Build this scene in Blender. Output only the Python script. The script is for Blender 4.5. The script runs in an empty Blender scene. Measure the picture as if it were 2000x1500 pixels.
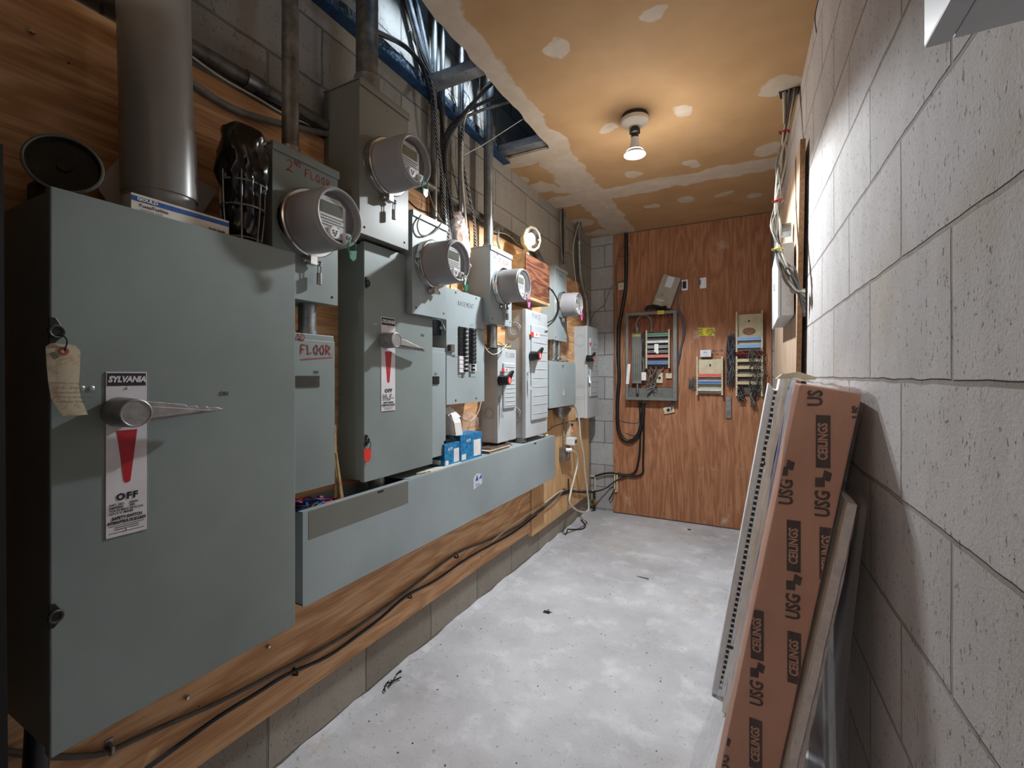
import bpy, bmesh, math, random
from mathutils import Vector, Matrix
R = random.Random(7)
sc = bpy.context.scene
COL = sc.collection

# ------------------------------------------------------------------ camera
F_PX, VPX, HOR, EYE = 889.0, 1465.0, 735.0, 1.243
TH = math.atan((VPX-1000)/F_PX); S, Cc = math.sin(TH), math.cos(TH)
cam_d = bpy.data.cameras.new('camera'); cam = bpy.data.objects.new('camera', cam_d); COL.objects.link(cam)
cam_d.sensor_width = 36; cam_d.lens = F_PX/2000*36; cam_d.clip_start = .02
cam_d.shift_y = -(750-HOR)/2000
cam.location = (0, 0, EYE); cam.rotation_euler = (math.pi/2, 0, TH)
sc.camera = cam
# ------------------------------------------------------------------ light, world, exposure
sc.view_settings.view_transform = 'Standard'; sc.view_settings.look = 'None'
sc.view_settings.gamma = 1; sc.view_settings.use_curve_mapping = False
sc.view_settings.exposure = 0.14
w = bpy.data.worlds.new('world'); sc.world = w; w.use_nodes = True
w.node_tree.nodes['Background'].inputs[0].default_value = (.6, .7, .9, 1)
w.node_tree.nodes['Background'].inputs[1].default_value = .02
def lamp(name, kind, loc, energy, color, size=.03, aim=None, **kw):
    l = bpy.data.lights.new(name, kind); l.energy = energy; l.color = color
    if kind == 'AREA': l.size = size
    else: l.shadow_soft_size = size
    for k, v in kw.items(): setattr(l, k, v)
    o = bpy.data.objects.new(name, l); COL.objects.link(o); o.location = loc
    if aim is not None: o.rotation_euler = (Vector(aim)-Vector(loc)).to_track_quat('-Z', 'Y').to_euler()
    return o
BULB = Vector((-.50, 2.28, 2.325))
lamp('bulb_beam', 'SPOT', BULB, 138, (.88, .95, 1.0), .035, (-.52, 2.22, 0), spot_size=math.radians(146), spot_blend=.18)
lamp('bulb_glow', 'POINT', BULB+Vector((0, 0, -.02)), 9, (1, .95, .88), .05)
lamp('assumed_rear_bulb', 'POINT', (-.20, -1.25, 2.25), 24, (1, .92, .85), .10)  # assumed unseen bulb behind the camera, without a fixture
sl = lamp('added_streak_light', 'AREA', (-.95, 1.76, 3.22), 2.1, (.58, .76, 1.0), .80, (-1.32, 1.76, 2.69), shape='RECTANGLE', size_y=.015, spread=math.radians(16))  # added unseen strip light for the blue wall streak; daylight source only assumed
lamp('added_plenum_fill', 'POINT', (-.45, 1.3, 3.15), 3.6, (.30, .55, 1.0), .10)  # added blue fill light above the ceiling opening, no source modelled

# ------------------------------------------------------------------ pixel -> point on a real plane
def dr(X):
    u = (X-1000)/F_PX; return (-S+u*Cc, Cc+u*S)
def PX(X, Y, x):
    a, b = dr(X); D = x/a; return Vector((x, D*b, (HOR-Y)*D/F_PX+EYE))
def PY(X, Y, y):
    a, b = dr(X); D = y/b; return Vector((D*a, y, (HOR-Y)*D/F_PX+EYE))
def PZ(X, Y, z):
    D = (z-EYE)*F_PX/(HOR-Y); a, b = dr(X); return Vector((D*a, D*b, z))
def PD(X, Y, D):
    a, b = dr(X); return Vector((D*a, D*b, (HOR-Y)*D/F_PX+EYE))
WL, WLP = -1.32, -1.30          # left block wall, left plywood face
YB, YBP = 4.12, 4.10            # back wall, back plywood face
CE = 2.533
def wr(y): return .245-.0195*y   # right wall

# ------------------------------------------------------------------ materials
def lin(c): return tuple(((v/255)/12.92 if v/255 <= .04045 else ((v/255+.055)/1.055)**2.4) for v in c)+(1,)
MATS = {}
class NT:
    def __init__(s, name):
        s.m = bpy.data.materials.new(name); s.m.use_nodes = True; s.t = s.m.node_tree; s.n = s.t.nodes
        s.b = s.n['Principled BSDF']; s.tc = None
    def new(s, k, **kw):
        n = s.n.new(k)
        for a, v in kw.items(): setattr(n, a, v)
        return n
    def put(s, inp, v):
        if isinstance(v, bpy.types.NodeSocket): s.t.links.new(v, inp)
        else: inp.default_value = v
    def obj(s, scale=None, loc=None):
        if not s.tc: s.tc = s.new('ShaderNodeTexCoord')
        o = s.tc.outputs['Object']
        if scale is None and loc is None: return o
        mp = s.new('ShaderNodeMapping'); s.t.links.new(o, mp.inputs[0])
        if scale: mp.inputs['Scale'].default_value = scale
        if loc: mp.inputs['Location'].default_value = loc
        return mp.outputs[0]
    def math(s, op, a, b=0, c=0, clamp=False):
        n = s.new('ShaderNodeMath', operation=op); n.use_clamp = clamp
        s.put(n.inputs[0], a); s.put(n.inputs[1], b); s.put(n.inputs[2], c); return n.outputs[0]
    def noise(s, vec, scale, detail=4, rough=.55, dist=0):
        n = s.new('ShaderNodeTexNoise'); s.put(n.inputs['Vector'], vec); n.inputs['Scale'].default_value = scale
        n.inputs['Detail'].default_value = detail; n.inputs['Roughness'].default_value = rough
        n.inputs['Distortion'].default_value = dist; return n.outputs['Fac']
    def ramp(s, v, stops):
        n = s.new('ShaderNodeValToRGB'); s.put(n.inputs[0], v); e = n.color_ramp.elements
        while len(e) < len(stops): e.new(.5)
        for q, (p, c) in zip(e, stops): q.position = p; q.color = c if len(c) == 4 else lin(c)
        return n.outputs[0]
    def mr(s, v, a, b, c=0, d=1):
        n = s.new('ShaderNodeMapRange'); s.put(n.inputs[0], v)
        for i, q in enumerate((a, b, c, d)): n.inputs[i+1].default_value = q
        return n.outputs[0]
    def mix(s, f, a, b, bt='MIX'):
        n = s.new('ShaderNodeMix', data_type='RGBA', blend_type=bt); s.put(n.inputs[0], f)
        s.put(n.inputs[6], a if isinstance(a, bpy.types.NodeSocket) else (lin(a) if len(a) == 3 else a))
        s.put(n.inputs[7], b if isinstance(b, bpy.types.NodeSocket) else (lin(b) if len(b) == 3 else b)); return n.outputs[2]
    def bump(s, h, strength=.3, dist=.01):
        n = s.new('ShaderNodeBump'); s.put(n.inputs['Height'], h); n.inputs['Strength'].default_value = strength
        n.inputs['Distance'].default_value = dist; s.t.links.new(n.outputs[0], s.b.inputs['Normal'])
    def fin(s, col, rough=.6, metal=0, spec=None):
        s.put(s.b.inputs['Base Color'], col if isinstance(col, bpy.types.NodeSocket) or len(col) == 4 else lin(col))
        s.put(s.b.inputs['Roughness'], rough); s.b.inputs['Metallic'].default_value = metal
        if spec is not None: s.b.inputs['Specular IOR Level'].default_value = spec
        MATS[s.m.name] = s.m; return s.m
def flat(name, c, rough=.5, metal=0, var=.12, scale=18, spec=None, bump=0):
    t = NT(name); n = t.noise(t.obj(), scale, 5)
    col = t.mix(t.mr(n, .3, .7), tuple(int(v*(1-var)) for v in c), tuple(min(255, int(v*(1+var*.6))) for v in c))
    if bump: t.bump(n, bump, .003)
    return t.fin(col, rough, metal, spec)
def paint(name, c, rough=.42, stain=.35):
    t = NT(name); o = t.obj()
    n = t.noise(o, 2.2, 5); f = t.noise(t.obj((9, 9, 2.2)), 6, 4, .7); sp = t.noise(o, 55, 2)
    col = t.mix(t.mr(n, .35, .7), tuple(int(v*.93) for v in c), tuple(int(v*1.05) for v in c))
    col = t.mix(t.math('MULTIPLY', t.mr(f, .62, .78), .25), col, (118, 112, 86))
    col = t.mix(t.mr(sp, .79, .81), col, (60, 52, 40))
    t.bump(t.noise(o, 260, 2), .03, .002)
    return t.fin(col, t.mr(n, .3, .7, rough-.05, rough+.1), 0, .45)
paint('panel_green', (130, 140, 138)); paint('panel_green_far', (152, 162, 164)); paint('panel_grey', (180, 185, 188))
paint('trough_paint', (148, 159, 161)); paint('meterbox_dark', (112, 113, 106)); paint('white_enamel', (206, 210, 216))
flat('galvanised', (150, 152, 152), .38, .85, .2, 30); flat('conduit_grey', (122, 124, 122), .42, .6, .2, 22)
flat('old_conduit', (104, 100, 94), .5, .5, .35, 25); flat('chrome', (205, 205, 205), .18, 1, .05)
flat('cast_alloy', (150, 148, 146), .45, .55, .15, 40, bump=.2); flat('pvc_grey', (142, 142, 140), .33, 0, .05, 5)
flat('black_rubber', (22, 22, 23), .45); flat('black_plastic', (24, 25, 27), .35); flat('bag_black', (14, 14, 15), .22, 0, .2, 30)
flat('blue_paint', (24, 66, 104), .5, 0, .25, 30); flat('stud_steel', (140, 144, 148), .42, .3, .2, 14)
flat('red', (176, 26, 40), .45, 0, .06); flat('bright_red', (222, 60, 52), .4, 0, .06); flat('sign_white', (214, 210, 214), .45, 0, .04)
flat('ink', (24, 24, 26), .6, 0, .05); flat('marker_red', (150, 66, 52), .7, 0, .3, 90); flat('marker_dark', (60, 70, 72), .7, 0, .2, 90)
flat('meter_grey', (140, 138, 139), .3, 0, .04, 6); flat('meter_plate', (184, 182, 180), .4, 0, .03); flat('meter_inside', (52, 40, 32), .5)
flat('lcd', (84, 90, 72), .2, 0, .06); flat('cable_grey', (120, 118, 112), .5, 0, .15, 20); flat('cable_white', (205, 200, 185), .45, 0, .08)
flat('cable_dark', (40, 38, 38), .5, 0, .2); flat('cable_brownish', (88, 80, 72), .5, 0, .2); flat('cable_blue', (84, 92, 118), .5, 0, .2)
flat('green_plastic', (24, 120, 88), .35); flat('pink_plastic', (214, 110, 180), .35); flat('cream_plastic', (206, 198, 170), .4)
flat('beige_block', (196, 186, 156), .5, 0, .08); flat('strip_blue', (60, 110, 175), .5, 0, .15, 60); flat('strip_pale_blue', (120, 160, 215), .5, 0, .1, 60)
flat('strip_red', (225, 84, 70), .5, 0, .1, 60); flat('strip_green', (36, 130, 84), .5, 0, .15, 60); flat('strip_white', (215, 215, 215), .5, 0, .1, 60)
flat('strip_tan', (206, 178, 130), .5, 0, .1, 60); flat('yellow_paper', (228, 216, 60), .6, 0, .04); flat('cabinet_grey', (116, 117, 112), .5, .1, .1)
flat('cover_taupe', (150, 146, 130), .45, 0, .05); flat('gypsum', (205, 196, 196), .85, 0, .06, 60, bump=.3); flat('white_metal', (224, 226, 230), .4, 0, .04)
flat('cream_wrap', (214, 208, 196), .55, 0, .06); flat('blue_print', (24, 84, 160), .45, 0, .06); flat('box_blue', (30, 120, 172), .5, 0, .35, 60)
flat('box_teal', (18, 84, 116), .5, 0, .2, 60); flat('paper_white', (225, 222, 218), .7, 0, .05); flat('mdf_edge', (150, 112, 78), .75, 0, .2, 90)
flat('brass', (176, 146, 70), .3, .9, .2); flat('wood_raw', (176, 142, 98), .7, 0, .2, 30); flat('porcelain', (226, 218, 200), .3, 0, .03)
flat('dark_plate', (46, 38, 32), .6, 0, .3, 60); flat('iron_dark', (52, 50, 40), .55, .3, .3, 30); flat('white_card', (224, 214, 204), .8, 0, .05, 8)
flat('knob_black', (20, 20, 22), .3); flat('lamp_cream', (204, 198, 168), .35, 0, .05); flat('rivet', (190, 200, 205), .35, .4)
flat('grey_breaker', (60, 64, 68), .5); flat('white_plastic', (226, 226, 228), .35, 0, .03); flat('tape_red', (170, 30, 44), .5); flat('tape_yellow', (214, 200, 60), .5)
flat('dark_board', (12, 12, 13), .7); flat('carton_ink', (62, 42, 36), .6, 0, .1, 60); flat('tag_ink', (90, 80, 70), .7)
def glassy(name, c, alpha, rough=.12, gz=.5):
    t = NT(name); t.fin(c, rough)
    tr = t.new('ShaderNodeBsdfTransparent'); mx = t.new('ShaderNodeMixShader'); fr = t.new('ShaderNodeLayerWeight'); fr.inputs[0].default_value = .5
    f = t.math('ADD', t.math('MULTIPLY', t.math('POWER', fr.outputs['Facing'], 5.0), gz), alpha, clamp=True); out = t.n['Material Output']
    t.put(mx.inputs[0], f); t.t.links.new(tr.outputs[0], mx.inputs[1]); t.t.links.new(t.b.outputs[0], mx.inputs[2]); t.t.links.new(mx.outputs[0], out.inputs[0])
    return t
glassy('clear_plastic', (215, 215, 220), .10); glassy('poly_sheet', (120, 118, 120), .42, .3); glassy('window_glass', (200, 200, 205), .03)
g = glassy('shrink_wrap', (225, 222, 226), .09, .12, .35); g.bump(g.noise(g.obj((22, 22, 6)), 3.2, 4, .6, 1.5), 1.0, .03)
g = glassy('wrap_white', (222, 222, 226), .46, .2, .2)
def emis(name, c, e):
    t = NT(name); t.fin(c, .4); t.b.inputs['Emission Color'].default_value = lin(c); t.b.inputs['Emission Strength'].default_value = e
emis('bulb_face', (240, 246, 255), 26); emis('led_red', (255, 40, 60), 4)
# kraft tag with water stains
t = NT('tag_paper'); o = t.obj(); n = t.noise(o, 22, 4, .5, 1.2)
t.fin(t.mix(t.mr(t.math('ABSOLUTE', t.math('SUBTRACT', n, .52)), 0, .02, .45, 0), (228, 212, 184), (170, 138, 100)), .85)
# armoured cable with ribs
def armour(name, a, b):
    t = NT(name); wv = t.new('ShaderNodeTexWave', wave_type='BANDS', bands_direction='DIAGONAL'); t.put(wv.inputs['Vector'], t.obj()); wv.inputs['Scale'].default_value = 42
    t.bump(wv.outputs['Fac'], .8, .004); t.fin(t.mix(t.mr(wv.outputs['Fac'], .35, .6), a, b), .4, .5)
armour('armoured', (36, 36, 38), (176, 176, 176)); armour('armoured_dark', (26, 26, 28), (96, 96, 98))
# plywood: ax = grain axis index
def ply(name, dark, light, axis, seed=0, scale=1.0, scuff=.35, ring=.75):
    t = NT(name)
    sc_ = [9.0*scale]*3; sc_[axis] = 1.5*scale
    v = t.obj(tuple(sc_), (seed, seed*1.7, seed*.6))
    n = t.noise(v, .55, 3, .5, .3)
    rings = t.math('FRACT', t.math('MULTIPLY', n, 11.0))
    rr = t.math('ABSOLUTE', t.math('SUBTRACT', rings, .5))
    s2 = [150.0]*3; s2[axis] = 5.0
    fine = t.noise(t.obj(tuple(s2)), 1.0, 3, .6)
    big = t.noise(t.obj(), 1.7, 4)
    f = t.math('ADD', t.math('ADD', t.math('MULTIPLY', rr, ring), .05), t.math('MULTIPLY', t.math('SUBTRACT', fine, .5), .8), clamp=True)
    col = t.mix(t.mr(f, .05, .42), dark, light)
    col = t.mix(t.mr(big, .35, .7, 0, .35), col, dark)
    col = t.mix(t.math('MULTIPLY', t.mr(t.noise(t.obj(), 5.5, 6, .7), .6, .75), scuff), col, (188, 172, 158))
    col = t.mix(t.mr(t.noise(t.obj(), 30, 2), .76, .78), col, (54, 32, 20))
    t.bump(f, .12, .003); return t.fin(col, .6, 0, .3)
ply('ply_left', (188, 138, 94), (232, 188, 142), 1, 3, 1, .4, .62); ply('ply_back', (146, 96, 66), (194, 142, 106), 2, 9, 1, .9, .42)
ply('ply_new', (196, 154, 108), (218, 180, 134), 2, 5, 1.0, .1); ply('board_face', (168, 144, 122), (190, 166, 144), 2, 2, .6, .1)
ply('walnut', (72, 40, 28), (126, 80, 58), 1, 6, 1.6, .05); ply('cabinet_back', (118, 66, 44), (156, 96, 68), 2, 4, 1.5, .05)
# concrete block walls.  ta/tb: which object axes run along the wall
def block(name, along, dark, light, mortar, shift, stain=None, sealed=0.0):
    t = NT(name); sep = t.new('ShaderNodeSeparateXYZ'); t.put(sep.inputs[0], t.obj())
    cmb = t.new('ShaderNodeCombineXYZ'); nz = t.noise(t.obj(), 7, 3)
    wob = t.math('MULTIPLY', t.math('SUBTRACT', nz, .5), .012)
    t.put(cmb.inputs[0], t.math('ADD', t.math('ADD', sep.outputs[along], shift), wob)); t.put(cmb.inputs[1], t.math('ADD', t.math('ADD', sep.outputs[2], -(EYE-.007)+.203*20), wob))
    br = t.new('ShaderNodeTexBrick'); t.put(br.inputs['Vector'], cmb.outputs[0]); br.offset = .5
    br.inputs['Scale'].default_value = 1; br.inputs['Mortar Size'].default_value = .0045; br.inputs['Mortar Smooth'].default_value = .45
    br.inputs['Brick Width'].default_value = .406; br.inputs['Row Height'].default_value = .203
    br.inputs['Color1'].default_value = lin(dark); br.inputs['Color2'].default_value = lin(light); br.inputs['Mortar'].default_value = lin(mortar)
    big = t.noise(t.obj(), 2.6, 6, .6); pit = t.noise(t.obj((1, 1, .6)), 120, 3, .7); gr = t.noise(t.obj(), 230, 2); mid = t.noise(t.obj((1, 1, .35)), 16, 4)
    col = t.mix(t.mr(big, .3, .7), br.outputs['Color'], t.mix(.5, br.outputs['Color'], light))
    col = t.mix(t.mr(mid, .35, .7, .18, 0), col, (120, 108, 100))
    col = t.mix(t.mr(pit, .60, .68, 0, .65), col, (84, 76, 70))
    col = t.mix(t.mr(gr, .3, .7, .12, 0), col, (90, 84, 80))
    if stain: 
        st = t.noise(t.obj((1, 1, 1.6), (3.1, 1, 2)), 1.6, 4)
        col = t.mix(t.mr(st, .56, .68, 0, .55), col, stain)
    h = t.math('SUBTRACT', t.math('ADD', t.math('MULTIPLY', gr, .12), t.mr(pit, .62, .72, .12, -.05)), t.math('MULTIPLY', br.outputs['Fac'], 1.0))
    t.bump(h, .9, .008); return t.fin(col, .92, 0, .2)
block('block_right', 1, (186, 181, 180), (206, 202, 201), (140, 130, 122), -.78+.203+.406*20, (176, 158, 136))
block('block_left', 1, (132, 126, 114), (160, 153, 142), (104, 98, 88), .12+.406*20)
block('block_back', 0, (160, 160, 160), (178, 178, 178), (112, 110, 106), 1.19+.406*20)
# floor
t = NT('floor_concrete'); o = t.obj(); a = t.noise(o, 1.5, 7, .62); b = t.noise(o, 7, 6, .6); p = t.noise(o, 48, 3, .6); q = t.noise(o, 130, 2)
col = t.mix(t.mr(a, .3, .7), (164, 163, 165), (208, 208, 212)); col = t.mix(t.mr(b, .52, .75, 0, .55), col, (232, 232, 236))
col = t.mix(t.mr(p, .62, .70, 0, .5), col, (112, 110, 110)); col = t.mix(t.mr(q, .69, .73, 0, .7), col, (62, 58, 54))
rs = t.noise(t.obj(None, (.6, .3, 0)), 1.9, 4); col = t.mix(t.math('MULTIPLY', t.mr(rs, .6, .72), t.mr(p, .45, .6, .1, .6)), col, (176, 150, 112))
t.bump(t.math('ADD', t.math('MULTIPLY', b, .6), t.math('MULTIPLY', p, .35)), .5, .012); t.fin(col, .8, 0, .3)
# drywall ceiling, tan paper with joint compound
t = NT('drywall_ceiling'); o = t.obj()
nv = t.new('ShaderNodeTexNoise'); t.put(nv.inputs['Vector'], o); nv.inputs['Scale'].default_value = 7; nv.inputs['Detail'].default_value = 3
sub = t.new('ShaderNodeVectorMath', operation='SUBTRACT'); t.put(sub.inputs[0], nv.outputs['Color']); sub.inputs[1].default_value = (.5, .5, .5)
scl = t.new('ShaderNodeVectorMath', operation='SCALE'); t.put(scl.inputs[0], sub.outputs[0]); scl.inputs['Scale'].default_value = .14
add = t.new('ShaderNodeVectorMath', operation='ADD'); t.put(add.inputs[0], o); t.put(add.inputs[1], scl.outputs[0])
mp = t.new('ShaderNodeMapping'); t.put(mp.inputs[0], add.outputs[0]); mp.inputs['Scale'].default_value = (1, 1, 0)
P = mp.outputs[0]; sp = t.new('ShaderNodeSeparateXYZ'); t.put(sp.inputs[0], P)
mask = None
def addm(v):
    global mask
    mask = v if mask is None else t.math('MAXIMUM', mask, v)
def band(ax, c, hw, soft=.006, lim=None):
    d = t.math('ABSOLUTE', t.math('SUBTRACT', sp.outputs[ax], c)); v = t.mr(d, hw-soft, hw+soft, 1, 0)
    if lim:
        ax2, lo, hi = lim
        v = t.math('MULTIPLY', v, t.math('MULTIPLY', t.mr(sp.outputs[ax2], lo-.01, lo+.01), t.mr(sp.outputs[ax2], hi-.01, hi+.01, 1, 0)))
    addm(v)
band(0, -1.015, .115); band(1, 3.17, .095); band(1, 2.44, .07, lim=(0, -1.4, -.95)); band(1, 3.98, .05, lim=(0, -1.4, -1.0))
for X, Y, rr_ in [(1095, 92, .052), (1273, 32, .045), (1187, 249, .05), (1327, 215, .05), (1520, 168, .075), (1502, 292, .075), (1236, 340, .05), (1353, 319, .05),
                  (1413, 377, .05), (1340, 391, .055), (1270, 403, .05), (1475, 383, .05), (1060, 366, .10), (1018, 352, .055), (1100, 372, .06), (1130, 436, .11), (1170, 455, .09), (1090, 395, .11)]:
    c = PZ(X, Y, CE); dn = t.new('ShaderNodeVectorMath', operation='DISTANCE'); t.put(dn.inputs[0], P); dn.inputs[1].default_value = (c.x, c.y, 0)
    addm(t.mr(dn.outputs['Value'], rr_-.004, rr_+.004, 1, 0))
dirt = t.noise(o, 3, 5); base = t.mix(t.mr(dirt, .3, .7), (178, 141, 100), (196, 160, 118))
wh = t.mix(t.mr(t.noise(o, 12, 5), .3, .7), (196, 180, 160), (212, 200, 184))
t.bump(mask, .25, .002); t.fin(t.mix(t.math('MULTIPLY', mask, .93), base, wh), .75, 0, .2)
t = NT('cardboard'); o = t.obj(); t.bump(t.noise(t.obj((400, 1, 1)), 1, 2), .05, .002)
t.fin(t.mix(t.mr(t.noise(o, 4, 5), .3, .7), (182, 134, 112), (202, 154, 130)), .7)
t = NT('blue_peeling'); o = t.obj(); nn = t.noise(o, 34, 5, .6, 1.2)
t.fin(t.mix(t.mr(t.math('ABSOLUTE', t.math('SUBTRACT', nn, .5)), .0, .035, 1, 0), (22, 52, 78), (150, 158, 150)), .6)
# ------------------------------------------------------------------ mesh helpers
def root_loc(o):
    while o.parent: o = o.parent
    return o
ROOTLOC = {}
def mk(name, bm, mat, parent=None, bevel=0, smooth=False, segs=2, local=False):
    if name in ('rivet', 'screw'):          # every fastener an object of its own
        left = set(bm.faces); isl = []
        while left:
            st = [left.pop()]; cur = []
            while st:
                f = st.pop(); cur.append(f)
                for v in f.verts:
                    for g_ in v.link_faces:
                        if g_ in left: left.remove(g_); st.append(g_)
            isl.append([[v.co.copy() for v in f.verts] for f in cur])
        if len(isl) > 1:
            bm.free(); o = None
            for fs in isl:
                b2 = bmesh.new()
                for f in fs: b2.faces.new([b2.verts.new(v) for v in f])
                bmesh.ops.remove_doubles(b2, verts=b2.verts, dist=1e-6); o = mk(name, b2, mat, parent, bevel, smooth, segs, local)
            return o
    bmesh.ops.recalc_face_normals(bm, faces=bm.faces)
    me = bpy.data.meshes.new(name)
    off = Vector((0, 0, 0)); loc = Vector((0, 0, 0))
    if parent is not None:
        off = Vector((0, 0, 0)) if local else ROOTLOC.get(root_loc(parent).name, Vector((0, 0, 0)))
    if off.length: bmesh.ops.translate(bm, verts=bm.verts, vec=-off)
    bm.to_mesh(me); bm.free()
    if smooth:
        for p in me.polygons: p.use_smooth = True
        try: me.set_sharp_from_angle(angle=math.radians(40))
        except Exception: pass
    me.materials.append(MATS[mat] if isinstance(mat, str) else mat)
    o = bpy.data.objects.new(name, me); COL.objects.link(o)
    if parent is not None: o.parent = parent
    if bevel:
        md = o.modifiers.new('bevel', 'BEVEL'); md.width = bevel; md.segments = segs; md.limit_method = 'ANGLE'; md.angle_limit = math.radians(50)
    return o
def single(name, bm, mat, label, cat, group=None, bevel=0, smooth=False):
    zs = [v.co.z for v in bm.verts]; xs = [v.co.x for v in bm.verts]; ys = [v.co.y for v in bm.verts]
    c = Vector(((min(xs)+max(xs))/2, (min(ys)+max(ys))/2, min(zs)))
    bmesh.ops.translate(bm, verts=bm.verts, vec=-c)
    o = mk(name, bm, mat, None, bevel, smooth); o.location = c
    ROOTLOC[o.name] = c.copy()
    tag(o, label, cat, group); return o
def tag(o, label, cat, group=None):
    o['label'] = label; o['category'] = cat
    if group: o['group'] = group
def thing(name, label, cat, loc, group=None, rot=None):
    o = bpy.data.objects.new(name, None); COL.objects.link(o); o.location = loc; o.empty_display_size = .05
    ROOTLOC[o.name] = Vector(loc)
    if rot: o.rotation_euler = rot
    tag(o, label, cat, group); return o
def struct(name, bm, mat, **kw):
    o = mk(name, bm, mat, **kw); o['kind'] = 'structure'; return o
def copy_tree(o, parent=None):
    c = o.copy(); COL.objects.link(c); c.parent = parent
    for ch in [x for x in bpy.data.objects if x.parent == o]: copy_tree(ch, c)
    return c
def B(): return bmesh.new()
def box(bm, x0, x1, y0, y1, z0, z1):
    v = [bm.verts.new(p) for p in [(x0, y0, z0), (x1, y0, z0), (x1, y1, z0), (x0, y1, z0), (x0, y0, z1), (x1, y0, z1), (x1, y1, z1), (x0, y1, z1)]]
    for f in [(0, 3, 2, 1), (4, 5, 6, 7), (0, 1, 5, 4), (1, 2, 6, 5), (2, 3, 7, 6), (3, 0, 4, 7)]: bm.faces.new([v[i] for i in f])
    return v
def prism(bm, pts, off):
    """pts: list of 3-D points (planar outline), extruded by off"""
    a = [bm.verts.new(p) for p in pts]; b = [bm.verts.new(Vector(p)+Vector(off)) for p in pts]; n = len(a)
    bm.faces.new(a); bm.faces.new(b[::-1])
    for i in range(n): bm.faces.new([a[i], b[i], b[(i+1) % n], a[(i+1) % n]])
def frame_of(d):
    d = d.normalized(); up = Vector((0, 0, 1)) if abs(d.z) < .9 else Vector((0, 1, 0))
    a = d.cross(up).normalized(); return a, d.cross(a).normalized()
def spline(pts, n=5):
    pts = [Vector(p) for p in pts]
    if len(pts) < 3 or n < 2: return pts
    q = [pts[0]*2-pts[1]]+pts+[pts[-1]*2-pts[-2]]; out = []
    for i in range(1, len(q)-2):
        for k in range(n):
            t_ = k/n; p0, p1, p2, p3 = q[i-1:i+3]
            out.append(.5*((2*p1)+(p2-p0)*t_+(2*p0-5*p1+4*p2-p3)*t_*t_+(3*p1-p0-3*p2+p3)*t_**3))
    out.append(pts[-1]); return out
def tube(bm, pts, r, seg=8, n=5, cap=True):
    P_ = spline(pts, n); rings = []; m = len(P_); a = None
    for i, p in enumerate(P_):
        d = (P_[min(i+1, m-1)]-P_[max(i-1, 0)])
        if d.length < 1e-9: d = Vector((0, 0, 1))
        d.normalize()
        if a is None: a, _ = frame_of(d)
        a = (a-d*a.dot(d))
        if a.length < 1e-6: a, _ = frame_of(d)
        a.normalize(); b = d.cross(a)
        rr = r(i/(m-1)) if callable(r) else r
        rings.append([bm.verts.new(p+a*math.cos(2*math.pi*k/seg)*rr+b*math.sin(2*math.pi*k/seg)*rr) for k in range(seg)])
    for i in range(m-1):
        for k in range(seg): bm.faces.new([rings[i][k], rings[i][(k+1) % seg], rings[i+1][(k+1) % seg], rings[i+1][k]])
    if cap: bm.faces.new(rings[0][::-1]); bm.faces.new(rings[-1])
def cyl(bm, p0, p1, r, seg=24): tube(bm, [p0, p1], r, seg, 1)
def lathe(bm, o, axis, prof, seg=40, closed=False):
    """prof: list of (distance along axis, radius)"""
    o = Vector(o); ax = Vector(axis).normalized(); a, b = frame_of(ax); rings = []
    for d, r in prof:
        if r < 1e-6: rings.append([bm.verts.new(o+ax*d)])
        else: rings.append([bm.verts.new(o+ax*d+a*math.cos(2*math.pi*k/seg)*r+b*math.sin(2*math.pi*k/seg)*r) for k in range(seg)])
    for i in range(len(rings)-1):
        A, B_ = rings[i], rings[i+1]
        for k in range(seg):
            k2 = (k+1) % seg
            if len(A) == 1 and len(B_) == 1: continue
            if len(A) == 1: bm.faces.new([A[0], B_[k], B_[k2]])
            elif len(B_) == 1: bm.faces.new([A[k], A[k2], B_[0]])
            else: bm.faces.new([A[k], A[k2], B_[k2], B_[k]])
    if not closed:
        if len(rings[0]) > 2: bm.faces.new(rings[0][::-1])
        if len(rings[-1]) > 2: bm.faces.new(rings[-1])
def torus(bm, c, axis, Rr, r, seg=20, s2=6):
    a, b = frame_of(Vector(axis)); c = Vector(c)
    pts = [c+a*math.cos(2*math.pi*k/seg)*Rr+b*math.sin(2*math.pi*k/seg)*Rr for k in range(seg+1)]
    tube(bm, pts, r, s2, 1)
_dg = None
def text(bm, s, size, o, right, up, normal, depth=.0006, align='CENTER', shear=0, wx=1.0, bold=0, space=1.0):
    cu = bpy.data.curves.new('t', 'FONT'); cu.body = s; cu.size = size; cu.align_x = align; cu.align_y = 'CENTER'; cu.shear = shear
    cu.offset = bold; cu.resolution_u = 2; cu.space_character = space
    ob = bpy.data.objects.new('t', cu); COL.objects.link(ob); dg = bpy.context.evaluated_depsgraph_get(); dg.update()
    me = ob.evaluated_get(dg).to_mesh(); right, up, normal, o = Vector(right), Vector(up), Vector(normal), Vector(o)
    vs = [bm.verts.new(o+right*v.co.x*wx+up*v.co.y+normal*depth) for v in me.vertices]
    for p in me.polygons:
        try: bm.faces.new([vs[i] for i in p.vertices])
        except ValueError: pass
    ob.evaluated_get(dg).to_mesh_clear(); bpy.data.objects.remove(ob); bpy.data.curves.remove(cu)
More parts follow.
